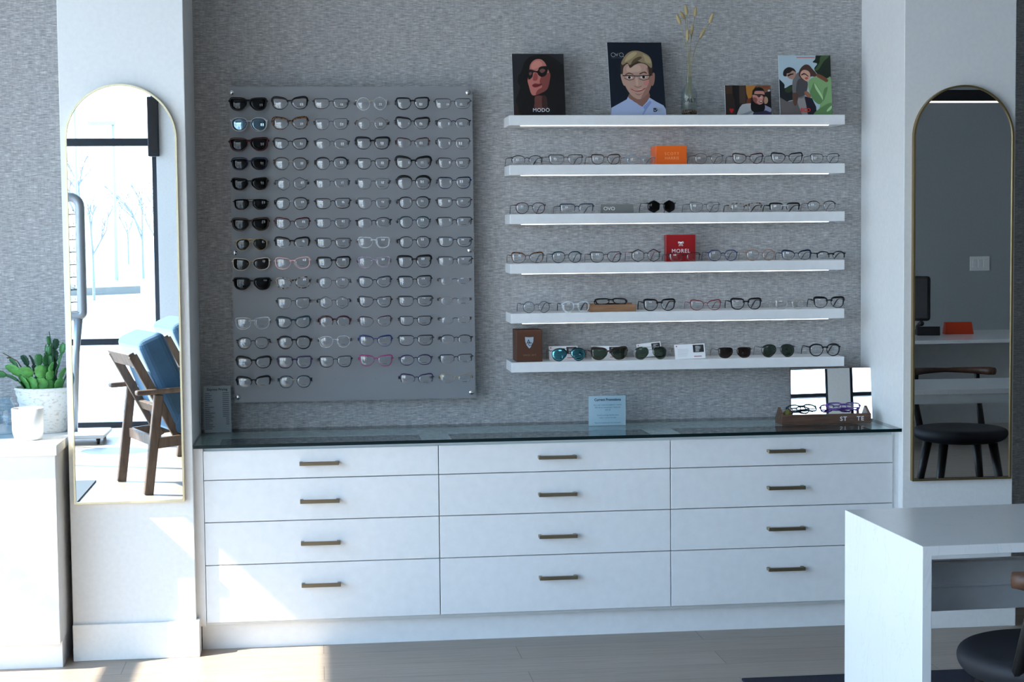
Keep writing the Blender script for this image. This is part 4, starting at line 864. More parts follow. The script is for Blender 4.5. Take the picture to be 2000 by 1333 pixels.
# 2 boy on navy
sk, sk2, sk3 = (190, 152, 136), (160, 116, 102), (205, 170, 152)
L_ = [((9, 22, 36), rect(100, 80, 1200, 1320), 0), ((168, 182, 214), [(200, 1180), (330, 1110), (460, 1040), (485, 990), (560, 1060), (720, 1160), (800, 1080), (845, 1010), (960, 1080), (1080, 1140), (1160, 1200), (1160, 1320), (200, 1320)], 0),
 ((132, 150, 196), [(735, 1165), (850, 1060), (880, 1090), (800, 1200), (735, 1300), (720, 1290), (760, 1210)], 0), ((140, 100, 88), [(490, 1010), (515, 930), (560, 880), (800, 880), (840, 930), (845, 1010), (720, 1150), (600, 1080)], 1),
 (sk, [(360, 630), (390, 630), (425, 720), (435, 810), (405, 800), (375, 720)], 1), (sk2, [(900, 615), (937, 615), (935, 720), (915, 800), (880, 805)], 1),
 (sk, [(392, 600), (400, 480), (520, 420), (760, 420), (870, 520), (888, 640), (882, 760), (850, 890), (770, 990), (665, 1040), (560, 990), (475, 890), (415, 760)], 1),
 (sk2, [(800, 520), (885, 560), (884, 760), (850, 890), (770, 990), (700, 1025), (760, 900), (820, 800), (840, 680)], 1), (sk3, [(470, 500), (560, 470), (680, 480), (700, 570), (560, 590), (470, 580)], 1),
 ((58, 44, 34), [(362, 560), (366, 430), (440, 330), (600, 250), (760, 280), (880, 360), (900, 480), (895, 600), (850, 660), (828, 540), (800, 470), (690, 440), (600, 470), (520, 520), (480, 450), (410, 510), (396, 610), (372, 610)], 1),
 ((150, 130, 98), [(370, 440), (400, 370), (470, 280), (560, 236), (660, 234), (760, 270), (850, 330), (892, 440), (880, 520), (800, 455), (720, 430), (610, 400), (520, 470), (470, 430), (400, 470)], 1),
 ((182, 162, 124), [(470, 330), (560, 260), (640, 262), (600, 320), (500, 390), (430, 420)], 1), ((176, 156, 118), [(740, 290), (850, 350), (875, 440), (780, 420), (760, 350)], 1), ((92, 72, 52), [(580, 380), (680, 330), (720, 350), (640, 410), (540, 460)], 1),
 ((92, 64, 52), [(440, 625), (500, 598), (570, 620), (570, 634), (500, 615), (445, 640)], 1), ((80, 54, 44), [(680, 610), (760, 580), (800, 600), (800, 616), (750, 602), (690, 628)], 1),
 ((225, 215, 210), [(460, 682), (505, 655), (560, 680), (510, 702)], 1), ((225, 215, 210), [(690, 675), (740, 648), (795, 672), (745, 696)], 1), ((18, 16, 16), [(480, 678), (505, 656), (532, 678), (506, 702)], 1), ((18, 16, 16), [(722, 672), (748, 648), (774, 672), (750, 697)], 1),
 ((22, 22, 26), [(392, 642), (470, 640), (640, 648), (800, 640), (900, 630), (900, 644), (800, 653), (640, 662), (470, 655), (392, 660)], 0), ((40, 38, 42), [(420, 660), (428, 690), (500, 722), (575, 706), (595, 664), (602, 664), (582, 714), (500, 731), (422, 698)], 0), ((40, 38, 42), [(668, 660), (680, 700), (750, 724), (830, 700), (850, 650), (857, 650), (838, 708), (750, 733), (674, 708)], 0),
 ((150, 98, 86), [(585, 815), (650, 838), (712, 815), (700, 834), (650, 850), (600, 834)], 1), (sk3, [(610, 690), (645, 690), (655, 800), (620, 806)], 1), ((160, 60, 62), [(520, 866), (600, 880), (690, 882), (790, 848), (720, 900), (640, 914), (570, 895)], 1), ((226, 200, 192), [(560, 878), (640, 886), (740, 868), (690, 890), (620, 895)], 1), ((205, 130, 125), [(745, 770), (820, 730), (835, 780), (780, 815)], 1), ((150, 98, 86), [(590, 940), (660, 960), (730, 940), (660, 974)], 1)]
def cv(x, y): return ((x-130-(y-92)*.0575)/925, (y-92)/1213)
xa, xb = span(1195, 1303, -.15)
lean2 = .30
r = photo('photo_card', 'navy photo card of a smiling blond boy in glasses', (xa+xb)/2, -.150, TZ, xb-xa-.003, (W(1240, 82, y=-.08).z-TZ)/math.cos(lean2), lean2, L_, cv)
bh = .27
ring = MB()
for cx_ in (-.086, -.054): ring.tube([(cx_+.0082*math.cos(a*PI/10), -.0022, bh*.925+.0082*math.sin(a*PI/10)) for a in range(20)], .0009, 5, closed=True)
ring.tube([(-.0765, -.0022, bh*.925+.004), (-.0715, -.0022, bh*.925-.006), (-.0665, -.0022, bh*.925+.007)], .0009, 5).tube([(-.0730, -.0022, bh*.925+.003), (-.0705, -.0022, bh*.925-.002)], .0008, 5).tube([(-.049, -.0022, bh*.925-.006), (-.045, -.0022, bh*.925-.009)], .0009, 5)
ring.build('logo_rings', M_inkg, r); MB().box((-.094, -.0024, bh*.876), (-.049, -.0020, bh*.881)).build('small_print', mat('dim_ink', (.10, .12, .14), .5), r)
MB().prism([(.058, .014), (.068, .014), (.073, .018), (.073, .025), (.068, .029), (.058, .029)], -.0026, -.0022).build('badge', mat('navy_ink', (.01, .012, .03), .5), r)
MB().tube([(.060, -.0028, .022), (.0645, -.0028, .018), (.0715, -.0028, .0245)], .0011, 5).build('tick_mark', M_ink, r)
m = MB()
for k in range(4): m.box((.0765, -.0025, .0145+.004*k), (.0765+[.012, .016, .0165, .013][k], -.0021, .0165+.004*k))
m.build('small_print', M_inkg, r)
# 3 man with headphones
L_ = [((44, 32, 27), rect(100, 100, 1900, 1200), 0), ((66, 46, 34), rect(150, 125, 400, 420), 0), ((10, 9, 10), [(395, 100), (665, 100), (650, 700), (690, 1200), (500, 1200), (480, 640), (420, 480)], 0), ((66, 52, 46), [(665, 100), (870, 100), (890, 420), (880, 760), (660, 760)], 0),
 ((176, 118, 48), [(915, 110), (1320, 110), (1180, 300), (1110, 560), (1000, 620), (930, 400)], 0), ((110, 50, 30), [(940, 620), (1090, 560), (1080, 760), (920, 760)], 0), ((120, 82, 58), rect(1310, 110, 1890, 380), 0), ((132, 62, 40), rect(1560, 140, 1790, 220), 0), ((14, 12, 16), [(1620, 380), (1890, 320), (1890, 1200), (1560, 1200), (1560, 760)], 0),
 ((170, 136, 108), [(1600, 620), (1640, 520), (1720, 560), (1740, 680), (1680, 770), (1600, 760)], 1), ((190, 190, 196), [(1740, 300), (1800, 270), (1840, 310), (1770, 345)], 1),
 ((176, 178, 180), [(530, 1200), (600, 1020), (660, 900), (760, 795), (900, 770), (1085, 755), (1120, 1000), (1260, 1200)], 0), ((140, 142, 150), [(560, 1190), (860, 1100), (1140, 1000), (1170, 1060), (900, 1190)], 0), ((150, 150, 176), [(1580, 825), (1700, 860), (1830, 920), (1870, 980), (1800, 1085), (1600, 1060), (1500, 1000)], 1), ((52, 50, 80), [(1160, 1100), (1640, 1010), (1880, 1090), (1880, 1200), (1150, 1200)], 0),
 ((8, 8, 10), [(1090, 760), (1200, 700), (1580, 780), (1590, 1000), (1420, 1060), (1200, 1060), (1090, 980)], 1), ((150, 96, 92), [(1130, 490), (1150, 455), (1200, 480), (1210, 580), (1160, 570)], 1),
 ((192, 134, 122), [(1165, 560), (1190, 420), (1250, 330), (1400, 300), (1560, 320), (1620, 430), (1610, 560), (1580, 700), (1500, 780), (1420, 805), (1280, 760), (1190, 680)], 1), ((140, 80, 74), [(1170, 560), (1290, 560), (1340, 640), (1300, 720), (1360, 780), (1280, 765), (1190, 680)], 1), ((120, 70, 62), [(1560, 560), (1612, 500), (1600, 620), (1560, 740), (1530, 700)], 1),
 ((12, 10, 12), [(1150, 430), (1170, 300), (1280, 215), (1430, 188), (1560, 245), (1630, 370), (1590, 330), (1440, 318), (1300, 322), (1240, 350), (1220, 430), (1180, 460)], 1), ((20, 14, 14), [(1180, 425), (1330, 435), (1470, 430), (1620, 450), (1630, 500), (1570, 540), (1530, 480), (1470, 470), (1440, 540), (1370, 545), (1330, 480), (1180, 450)], 0), ((74, 52, 44), [(1360, 470), (1430, 470), (1420, 520), (1370, 522)], 1),
 ((216, 168, 152), [(1460, 520), (1510, 560), (1500, 590), (1430, 570)], 1), ((96, 30, 36), [(1390, 690), (1470, 680), (1540, 660), (1510, 730), (1440, 740)], 1), ((226, 206, 200), [(1420, 695), (1520, 675), (1500, 705), (1440, 712)], 1),
 ((176, 22, 34), [(255, 960), (310, 940), (335, 965), (370, 940), (425, 955), (420, 1020), (350, 1110), (280, 1040)], 0)]
xa, xb = span(1418, 1507, -.14)
photo('photo_card', 'small dark photo card of a grinning man in glasses', (xa+xb)/2, -.14, TZ, xb-xa, (W(1462, 167, y=-.125).z-TZ)/math.cos(.12), .12, L_, lambda x, y: ((x-125)/1735, (y-120)/1065))
# 4 couple outdoors
g1, g2, g3 = (128, 166, 112), (96, 134, 84), (168, 204, 150)
L_ = [((176, 196, 206), rect(90, 60, 1200, 1320), 0), ((24, 36, 26), [(890, 60), (1200, 60), (1200, 760), (960, 560), (850, 440), (820, 360), (880, 270), (790, 240), (840, 180)], 1), ((64, 88, 52), [(950, 130), (1060, 60), (1120, 120), (1010, 230), (900, 390), (830, 390), (920, 260)], 1), ((20, 28, 34), [(90, 600), (150, 620), (210, 690), (215, 760), (330, 700), (400, 720), (420, 960), (300, 1010), (170, 1060), (90, 930)], 1), ((46, 58, 34), [(240, 760), (330, 710), (380, 780), (300, 850), (220, 820)], 1),
 ((104, 98, 96), [(90, 940), (260, 1030), (420, 1000), (640, 930), (700, 1320), (90, 1320)], 0), ((148, 142, 142), [(450, 970), (600, 930), (640, 1100), (660, 1320), (560, 1320), (480, 1100)], 0), ((24, 26, 40), [(610, 920), (760, 960), (840, 1130), (850, 1320), (680, 1320)], 0),
 ((112, 110, 112), [(380, 590), (430, 500), (520, 440), (600, 560), (640, 700), (610, 930), (470, 960), (380, 880), (365, 740)], 1), ((74, 72, 76), [(470, 620), (580, 560), (680, 640), (640, 860), (500, 940), (440, 860)], 1), ((92, 64, 54), [(370, 860), (480, 880), (470, 1000), (430, 1110), (380, 1060)], 1),
 ((176, 134, 122), [(250, 490), (330, 430), (430, 410), (450, 470), (400, 570), (340, 580), (280, 545)], 1), ((30, 24, 24), [(185, 480), (200, 410), (250, 360), (320, 340), (410, 375), (445, 440), (380, 410), (320, 455), (260, 470), (255, 520), (205, 520)], 1), ((20, 16, 16), [(270, 500), (330, 470), (400, 465), (395, 485), (340, 500), (290, 530)], 0),
 (g1, [(690, 640), (760, 560), (860, 535), (980, 580), (1080, 560), (1160, 590), (1175, 1320), (760, 1320), (850, 1240), (920, 1090), (770, 980), (700, 800)], 1), (g2, [(810, 650), (900, 760), (960, 900), (980, 1010), (900, 1080), (800, 1010), (720, 860), (760, 740)], 1), (g3, [(820, 660), (960, 890), (980, 1000), (930, 920), (830, 760)], 1), (g2, [(1000, 800), (1080, 740), (1040, 900), (980, 1020)], 1), (g2, [(860, 1200), (1160, 1050), (1175, 1320), (800, 1320)], 1), (g3, [(1060, 1190), (1150, 1110), (1140, 1180), (1060, 1230)], 1),
 ((150, 98, 78), [(610, 830), (680, 830), (740, 920), (700, 950), (620, 900)], 1), ((120, 74, 52), [(840, 470), (960, 500), (1090, 590), (1060, 640), (980, 600), (850, 520)], 1),
 ((72, 46, 40), [(505, 480), (530, 380), (620, 295), (710, 300), (780, 380), (850, 460), (840, 530), (740, 530), (660, 620), (600, 600), (530, 550)], 1), ((206, 160, 138), [(530, 470), (590, 400), (680, 410), (730, 470), (720, 560), (670, 625), (600, 590), (550, 540)], 1), ((72, 46, 40), [(500, 500), (520, 400), (600, 330), (700, 350), (720, 420), (620, 390), (550, 430), (530, 500), (545, 560)], 1), ((60, 36, 34), [(545, 490), (600, 455), (640, 470), (700, 520), (690, 535), (630, 490), (600, 490), (560, 510)], 0), ((176, 74, 66), [(620, 560), (660, 540), (690, 560), (650, 590)], 1),
 ((206, 110, 110), rect(460, 140, 830, 158), 0)]
xa, xb = span(1524, 1625, -.14)
r = photo('photo_card', 'colour photo card of a couple outdoors, woman in green jacket', (xa+xb)/2, -.14, TZ, xb-xa, (W(1574, 108, y=-.12).z-TZ)/math.cos(.12), .12, L_, lambda x, y: ((x-100-(y-105)*.012)/1050, (y-105)/1195))
letters('ECO', .019, mat('orange_red_ink', s255(208, 62, 48), .5), r, (-.003, -.003, .014), space=1.05, bold=.0006)
# bottle with dried bunny-tail grass
q = W(1346, 221, y=-.105)
bt = thing('glass_bottle', 'clear glass bottle with black lettering holding dried grass', 'bottle', (q.x, -.105, TZ))
MB().lathe([(.027, 0), (.0325, .004), (.0325, .088), (.029, .102), (.018, .117), (.0135, .126), (.0135, .145), (.0155, .147), (.0155, .153), (.0115, .153), (.0112, .126), (.016, .114), (.027, .100), (.0305, .087), (.0305, .008), (0, .006)], n=36).build('body', M_jar, bt)
MB().lathe([(.0300, .0085), (.0300, .022), (.012, .026), (0, .0235)], n=20).build('pebbles', tort('brown_pebbles', (.04, .022, .014), (.30, .18, .12), 180), bt)
cu = letters('SALT.', .0205, M_black, bt, (0, -.0335, .052), space=1.22, depth=.0003, bold=.0003)
for v in cu.data.vertices:                              # wrap the lettering round the bottle
    a = v.co.x/.0332; rr_ = .0332+abs(v.co.z)*.5; v.co.x = math.sin(a)*rr_; v.co.z = -.0335+math.cos(a)*rr_
M_tail = mat('cream_bunny_tail', (.52, .42, .22), .95); bump(M_tail, noise(M_tail, obj_pos(M_tail), 300, 3), .8, .004); M_straw = mat('dry_straw', (.36, .32, .17), .8)
for k, (ax, ay, bx, by, lab) in enumerate([(1329, 46, 1321, 27, 'leftmost'), (1338, 37, 1328, 22, 'second from left'), (1341, 29, 1339, 9, 'tallest middle'), (1357, 32, 1359, 13, 'tall right-centre'), (1386, 45, 1393, 25, 'far right'),
        (1343, 79, 1343, 56, 'low left-centre'), (1350, 68, 1353, 48, 'low centre'), (1367, 74, 1378, 54, 'low right')]):
    y_ = -.105+[-.01, .012, -.004, .01, -.008, -.016, .006, .0][k]
    A = W(ax, ay, y=y_); B = W(bx, by, y=y_)
    st = thing('bunny_tail_stem', f'dried bunny tail grass in the bottle, {lab} head', 'dried grass', (bt.location.x, bt.location.y, TZ), 0, 'dried bunny tails in the bottle')
    loc = Vector(st.location); A -= loc; B -= loc; an = k*.8
    foot = Vector((.020*math.cos(an), .020*math.sin(an), .030)); mid = Vector((.0085*math.cos(an), .0085*math.sin(an), .135))
    kn = mid.lerp(A, .5)+Vector((0, 0, .02 if k in (4, 7) else .008)); kn.x *= .72
    pts = [foot, mid, kn, A]
    P3 = [];
    for i in range(3):
        p0 = pts[max(0, i-1)]; p1 = pts[i]; p2 = pts[i+1]; p3 = pts[min(3, i+2)]
        for t in (0, .25, .5, .75): P3.append(.5*((2*p1)+(-p0+p2)*t+(2*p0-5*p1+4*p2-p3)*t*t+(-p0+3*p1-3*p2+p3)*t**3))
    P3.append(A); MB().tube(P3, .0010, 5).build('stem', M_straw, st)
    ks = 9; MB().tube([A.lerp(B, i/(ks-1)) for i in range(ks)], [.0015+.0062*math.sin(PI*min(1, .08+.92*(i/(ks-1))))**.6*(1-.25*i/(ks-1)) for i in range(ks)], 9).build('seed_head', M_tail, st)

# ------------------------------------------------------------------ things on the glass
GZ = ZT+.0002
# current promotions sign
xa, xb = span(1147, 1223, -.20); q0 = W(1185, 773, y=-.20)
sg_ = thing('acrylic_sign', 'clear acrylic sign with blue promotions sheet on the glass top', 'sign', ((xa+xb)/2, -.20, GZ)); hw = (xb-xa)/2; hh = q0.z-GZ
MB().box((-hw, 0, 0), (hw, .018, hh)).build('acrylic_block', M_clear, sg_, bevel=.0008, seg=1)
M_sheet = mat('pale_blue_paper', (.52, .68, .76), .6); M_dkblue = mat('dark_blue_ink', (.02, .04, .09), .5); M_mid = mat('faded_blue_ink', (.10, .18, .27), .5)
MB().box((-hw+.004, .0192, .001), (hw-.002, .0198, hh-.003)).build('sheet', M_sheet, sg_)
letters('Current Promotions', .0135, M_dkblue, sg_, (0, -.0003, hh*.83), bold=.0004, sx=.92)
for k, s_ in enumerate(['Buy a pair of glasses/sunglasses + receive', '50% off your second pair + lenses for', '50% off', '', 'Contacts package deal for specs', 'today + contact for sales', '', '*Buy the complete pair & promotions*']):
    if s_: letters(s_, .0066, M_mid, sg_, (0, -.0003, hh*(.68-.083*k)))
# price sheet at the left
xa, xb = span(390, 447, -.13); q0 = W(420, 754, y=-.13); hh = q0.z-GZ
ps = thing('price_list', 'clear acrylic holder with printed price list in the left corner', 'sign', ((xa+xb)/2, -.13, GZ), .06); hw = (xb-xa)/2
MB().box((-hw, 0, 0), (hw, .004, hh)).build('acrylic_front', M_clear, ps, bevel=.0005, seg=1)
MB().box((-hw+.004, .005, .002), (hw-.004, .0056, hh-.002)).build('sheet', mat('shade_greyed_paper', (.42, .43, .44), .6), ps)  # white sheet greyed, the corner's shade is put into its colour
letters('Express Pricing', .0125, M_dk, ps, (0, -.0003, hh*.90), bold=.0002)
m = MB(); rr = random.Random(3)
for k in range(19):
    z_ = hh*(.83-.041*k); m.box((-hw*.86, -.0003, z_), (-hw*.86+.012+.026*rr.random(), -.0001, z_+.0022))
    if k < 17: m.box((hw*.80-.012-.012*(k < 13), -.0003, z_+.002), (hw*.80, -.0001, z_+.0042))
m.build('price_lines', mat('grey_print_ink', (.10, .10, .11), .5), ps)
# wooden tray with its leaning mirror
xa, xb = span(1513, 1686, -.19); tx = (xa+xb)/2
F0 = W(1513, 829, z=GZ); F1 = W(1683, 829, z=GZ)
hw = (xb-xa)/2; ty = -.235
ty0 = W(1600, 829, z=GZ).y
tr = thing('wooden_display_tray', 'walnut display tray with white lettering and two folded glasses', 'tray', (tx, ty0, GZ))
hf = .038
gb = [(0, 0), (.085, 0), (.085, .020), (.045, .063), (0, hf)]           # gabled end board in y,z
def endb(m, x0, x1):
    k = len(gb); v = [(x0, p[0], p[1]) for p in gb]+[(x1, p[0], p[1]) for p in gb]
    m.add(v, [tuple(range(k)), tuple(range(2*k-1, k-1, -1))]+[(i, (i+1) % k, k+(i+1) % k, k+i) for i in range(k)])
MB().box((-hw, 0, 0), (hw, .010, hf)).box((-hw+.0101, .0101, 0), (hw-.0101, .085, .010)).build('body', M_walnut, tr, bevel=.001, seg=1)
m = MB(); endb(m, -hw, -hw+.010); q = m.build('end_board', M_walnut, tr); q.location = (0, .0102, 0)
m = MB(); endb(m, hw-.010, hw); q = m.build('end_board', M_walnut, tr); q.location = (0, .0102, 0)
sz = .0235
letters('ST', sz, M_ink, tr, (hw-.125, -.0004, .011), align='LEFT', space=1.22, bold=.0004); letters('TE', sz, M_ink, tr, (hw-.058, -.0004, .011), align='LEFT', space=1.22, bold=.0004)
m = MB()
for k in range(4): m.tube([(hw-.078-.009+.0025*k, -.0006, .0115), (hw-.078, -.0006, .0265-.0035*k), (hw-.078+.009-.0025*k, -.0006, .0115)], .0005, 4, closed=True)
m.build('letter_emblem', mat('soft_grey_ink', (.38, .40, .43), .5), tr)
eyewear('teal folded glasses on the left of the walnut tray', 'folded glasses in the walnut tray', (tx-.075, ty0+.040, GZ+.046), shape='P', wt='mid', col='teal', pose='fold', sc=.98, rx=-1.05, rz=.15)
eyewear('purple folded glasses on the right of the walnut tray', 'folded glasses in the walnut tray', (tx+.085, ty0+.040, GZ+.049), shape='S', wt='mid', col='purple', pose='fold', sc=1.0, rx=-1.0, rz=-.12)
olv = thing('eyeglass_case', 'small olive and brown object at left end of the walnut tray', 'case', (tx-hw+.036, ty0+.046, GZ+.0102))
MB().ball((0, 0, .022), (.020, .026, .0215), 0, 14, 8).build('body', FM['olive'], olv); MB().ball((.010, -.012, .034), (.009, .012, .009), 0, 10, 6).build('clasp', FM['brown'], olv)
# leaning mirror
xa, xb = span(1543, 1707, -.09); hw2 = (xb-xa)/2; qb = W(1625, 716, y=-.05)
LT = .14; MY = -.125
hm = (qb.z-GZ)/math.cos(LT)
lm_ = thing('leaning_mirror', 'rectangular wood-edged mirror leaning behind the walnut tray', 'mirror', ((xa+xb)/2, MY, GZ)); lm_.rotation_euler = (-LT, 0, -.17)
MB().box((-hw2+.002, -.0012, .001), (hw2-.006, 0, hm-.003)).build('mirror_glass', M_mirror, lm_)
MB().box((-hw2, .0002, 0), (hw2, .016, hm)).box((hw2-.0058, -.004, 0), (hw2, .0001, hm)).build('backing_board', M_walnut, lm_, bevel=.0006, seg=1)

# ------------------------------------------------------------------ quartz desk in the right foreground
def desk(lab, x0, x1, y0, y1, apron=True, b=.0):
    """y0 nearer the camera"""
    r = thing('desk', lab, 'desk', ((x0+x1)/2, (y0+y1)/2, 0)); hx, hy = (x1-x0)/2, (y1-y0)/2; t = .024
    m = MB(); pr = [(-hx, b), (-hx+t, b), (-hx+t, .75-t), (hx-t, .75-t), (hx-t, b), (hx, b), (hx, .75), (-hx, .75)]
    m.prism(pr, -hy, hy).build('waterfall_top', M_quartz, r, bevel=.0015, seg=2)
    if apron:
        z0, z1 = .472, .612
        MB().box((-hx+t+.001, hy-.060, z0), (-hx+1.15, hy-.042, z1)).box((-hx+t+.001, hy-.095, .545), (-hx+1.15, hy-.0601, .553)).box((-hx+t+.001, hy-.095, .5531), (-hx+1.15, hy-.082, z1)).build('modesty_panel', M_lam, r, bevel=.001, seg=1)
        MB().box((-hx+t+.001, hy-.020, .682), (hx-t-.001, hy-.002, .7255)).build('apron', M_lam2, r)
    return r
desk('white quartz waterfall desk in the right foreground', 1.4265, 3.90, -2.720, -2.168, True, .0105)
d1 = [q for q in bpy.data.objects if q.get('label', '').startswith('white quartz waterfall')][0]
pv = Vector((1.4265, -2.44, 0)); d1.location = pv+Matrix.Rotation(.030, 3, 'Z') @ (d1.location-pv); d1.rotation_euler = (0, 0, .030)
struct_rug = MB().box((1.395, -4.2, .0005), (4.4, -1.128, .010)).build('rug', M_rug, bevel=.002, seg=1)
tag(struct_rug, 'dark navy rug under the quartz desk', 'rug')

M_seat = mat('black_upholstery', (.012, .013, .018), .65); M_blackwood = mat('black_stained_wood', (.010, .009, .009), .45)
def stool(lab, x, y, rz, dz=.04, bz=.722):
    r = thing('stool', lab, 'stool', (x, y, 0.0125), rz, 'black round desk stools')
    MB().lathe([(q[0], q[1]+dz) for q in [(0, .372), (.12, .374), (.19, .383), (.215, .405), (.222, .428), (.214, .447), (.19, .455), (.12, .451), (.05, .447), (0, .446)]], n=40).build('seat', M_seat, r).modifiers.new('smooth', 'SUBSURF')
    for k in range(4):
        a = PI/4+k*PI/2; cx_, sx_ = math.cos(a), math.sin(a)
        MB().tube([(cx_*.235, sx_*.235, 0), (cx_*.165, sx_*.165, .38+dz)], [.014, .022], 10).build('leg', M_blackwood, r)
    for sg in (-1, 1):
        MB().tube([(sg*.15, -.13, .42+dz), (sg*.155, -.195, .56+dz), (sg*.15, -.214, bz-.012)], [.017, .015, .013], 10).build('back_post', M_blackwood, r)
    m = MB(); pth = []; 
    for i in range(15):
        a = PI*(1.5+(i/14-.5)*(.66 if bz > .72 else .53)); pth.append((.235*math.cos(a), .24*math.sin(a)+.012, bz))
    m.tube(pth, [(.012+.012*abs(i/14-.5)*2*(1 if .06 < i/14 < .94 else .6)) for i in range(15)], 10, flat=.75); m.build('backrest', M_backrest, r)
    return r
stool('black round stool tucked under the desk at lower right', 1.705, -2.85, .05, .060, .712)
stool('black stool with curved wood back, seen in the right mirror', 3.36, -2.97, .05, 0, .735); bpy.data.objects['stool.001'].scale = (1.12, 1.1, 1)

# desk at the far side of the room, seen only by reflection
desk('white desk against the grey wall, seen in the right mirror', 3.9, 5.7, -6.55, -5.50, False)
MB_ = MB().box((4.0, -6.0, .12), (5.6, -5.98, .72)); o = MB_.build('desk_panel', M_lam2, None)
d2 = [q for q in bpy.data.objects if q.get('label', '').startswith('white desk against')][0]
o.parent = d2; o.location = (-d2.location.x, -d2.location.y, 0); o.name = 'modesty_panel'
p_ = MR(1858, 645, -6.2)
ob = thing('orange_box', 'orange wedge-shaped box on the far desk, seen in right mirror', 'box', (p_.x+.03, -6.15, .7502), .1)
MB().add([(-.10, -.05, 0), (.10, -.05, 0), (.10, .05, 0), (-.10, .05, 0), (-.095, -.02, .085), (.095, -.02, .085), (.095, .02, .085), (-.095, .02, .085)], [(0,3,2,1),(4,5,6,7),(0,1,5,4),(1,2,6,5),(2,3,7,6),(3,0,4,7)]).build('body', mat('red_orange_card', s255(200, 60, 24), .5), ob, bevel=.002)
p_ = MR(1782, 590, -6.2)
mo = thing('monitor', 'black computer monitor at the left edge of the right mirror', 'monitor', (p_.x-.12, -6.2, .7502), .5)
MB().box((-.24, -.012, .10), (.24, .012, .42)).build('screen', M_black, mo, bevel=.02); MB().box((-.03, -.01, 0), (.03, .03, .2)).box((-.11, -.08, 0), (.11, .08, .010)).build('stand', M_black, mo, bevel=.003)
p_ = MR(1822, 648, -6.1)
ph = thing('desk_phone', 'black desk phone left of the orange box, seen in mirror', 'phone', (p_.x-.045, -6.1, .7502), .2)
MB().add([(-.08, -.09, 0), (.08, -.09, 0), (.08, .09, 0), (-.08, .09, 0), (-.08, -.09, .025), (.08, -.09, .025), (.08, .09, .065), (-.08, .09, .065)], [(0,3,2,1),(4,5,6,7),(0,1,5,4),(1,2,6,5),(2,3,7,6),(3,0,4,7)]).build('base', M_black, ph, bevel=.004)
q = MB().tube([(-.05, -.08, .05), (-.055, -.04, .066), (-.055, .04, .086), (-.05, .08, .085)], [.020, .012, .012, .020], 10).build('handset', M_black, ph)
p_ = MR(1914, 515, RY1+.01)
sp = thing('switch_plate', 'white triple switch plate on the grey wall, seen in mirror', 'switch', (p_.x, RY1+.0005, p_.z))
MB().box((-.085, 0, -.06), (.085, .006, .06)).build('plate', M_trim, sp, bevel=.002)
for k in (-1, 0, 1): MB().box((k*.046-.016, .006, -.033), (k*.046+.016, .010, .033)).build('rocker', M_trim, sp, bevel=.001)
p_ = MR(1880, 198, -5.6); 
pe = thing('pendant_light', 'long black linear pendant light with lit underside, seen in mirror', 'lamp', (p_.x, -5.6, p_.z))
MB().box((-1.2, -.035, 0), (1.2, .035, .075)).build('housing', M_black, pe, bevel=.003)
MB().box((-1.19, -.026, -.008), (1.19, .026, -.0002)).build('diffuser', M_ledwarm, pe)
for k in (-.8, -.12, .8):
    MB().tube([(k, 0, .0755), (k, 0, .12)], .012, 10).tube([(k, 0, .12), (k, 0, CZ-p_.z)], .0022, 6).build('cable', M_black, pe)

# ------------------------------------------------------------------ seating by the window, seen in the left mirror
def velvet():
    m = mat('blue_velvet', (.030, .085, .155), .8); n, l, b = nodes(m); b.inputs['Sheen Weight'].default_value = .8; b.inputs['Sheen Tint'].default_value = (.5, .75, 1, 1)
    f = noise(m, obj_pos(m), 8, 3); l.new(ramp(m, f, [(.3, (.024, .070, .130)), (.7, (.040, .105, .185))]), b.inputs['Base Color']); return m
M_velvet = velvet()
def obox(m, a, b2, wid, th, up=(0, 0, 1)):
    """squared bar from a to b2"""
    a = Vector(a); b2 = Vector(b2); d = (b2-a).normalized(); u = Vector(up); s = d.cross(u).normalized(); u = s.cross(d)
    v = [p+s*(i*wid/2)+u*(j*th/2) for p in (a, b2) for i, j in ((-1, -1), (1, -1), (1, 1), (-1, 1))]
    return m.add(v, [(0,1,2,3),(7,6,5,4),(0,4,5,1),(1,5,6,2),(2,6,7,3),(3,7,4,0)])
def armchair(lab, x, y, rz):
    r = thing('armchair', lab, 'armchair', (x, y, 0), rz, 'blue armchairs by the window')
    for sg in (-1, 1):
        obox(MB(), (-.03, sg*.31, 0), (.045, sg*.31, .585), .036, .055, (1, 0, 0)).build('leg', M_chairwood, r, bevel=.006)
        obox(MB(), (.66, sg*.31, 0), (.60, sg*.31, .600), .036, .050, (1, 0, 0)).build('leg', M_chairwood, r, bevel=.006)
        obox(MB(), (-.09, sg*.31, .600), (.70, sg*.31, .628), .062, .030).build('armrest', M_chairwood, r, bevel=.010)
        obox(MB(), (.03, sg*.31, .30), (.62, sg*.31, .345), .024, .062).build('side_rail', M_chairwood, r, bevel=.004)
    m = MB()
    for sg in (-1, 1): obox(m, (.20, sg*.235, .28), (-.085, sg*.235, .815), .030, .052, (1, 0, 0))
    obox(m, (-.078, -.2495, .79), (-.078, .2495, .79), .034, .085, (-.45, 0, .9)); obox(m, (.085, -.22, .485), (.085, .22, .485), .026, .060, (-.45, 0, .9))
    obox(m, (.03, -.291, .305), (.03, .291, .305), .024, .060); obox(m, (.60, -.291, .345), (.60, .291, .345), .024, .060)
    m.build('back_frame', M_chairwood, r, bevel=.004)
    q = MB().box((-.075, -.27, 0), (.095, .27, .56)).build('back_cushion', M_velvet, r, bevel=.045, seg=4); q.location = (.225, 0, .405); q.rotation_euler = (0, -.40, 0)
    q = MB().box((0, -.275, 0), (.58, .275, .15)).build('seat_cushion', M_velvet, r, bevel=.04, seg=4); q.location = (.16, 0, .335); q.rotation_euler = (0, -.07, 0)
    return r
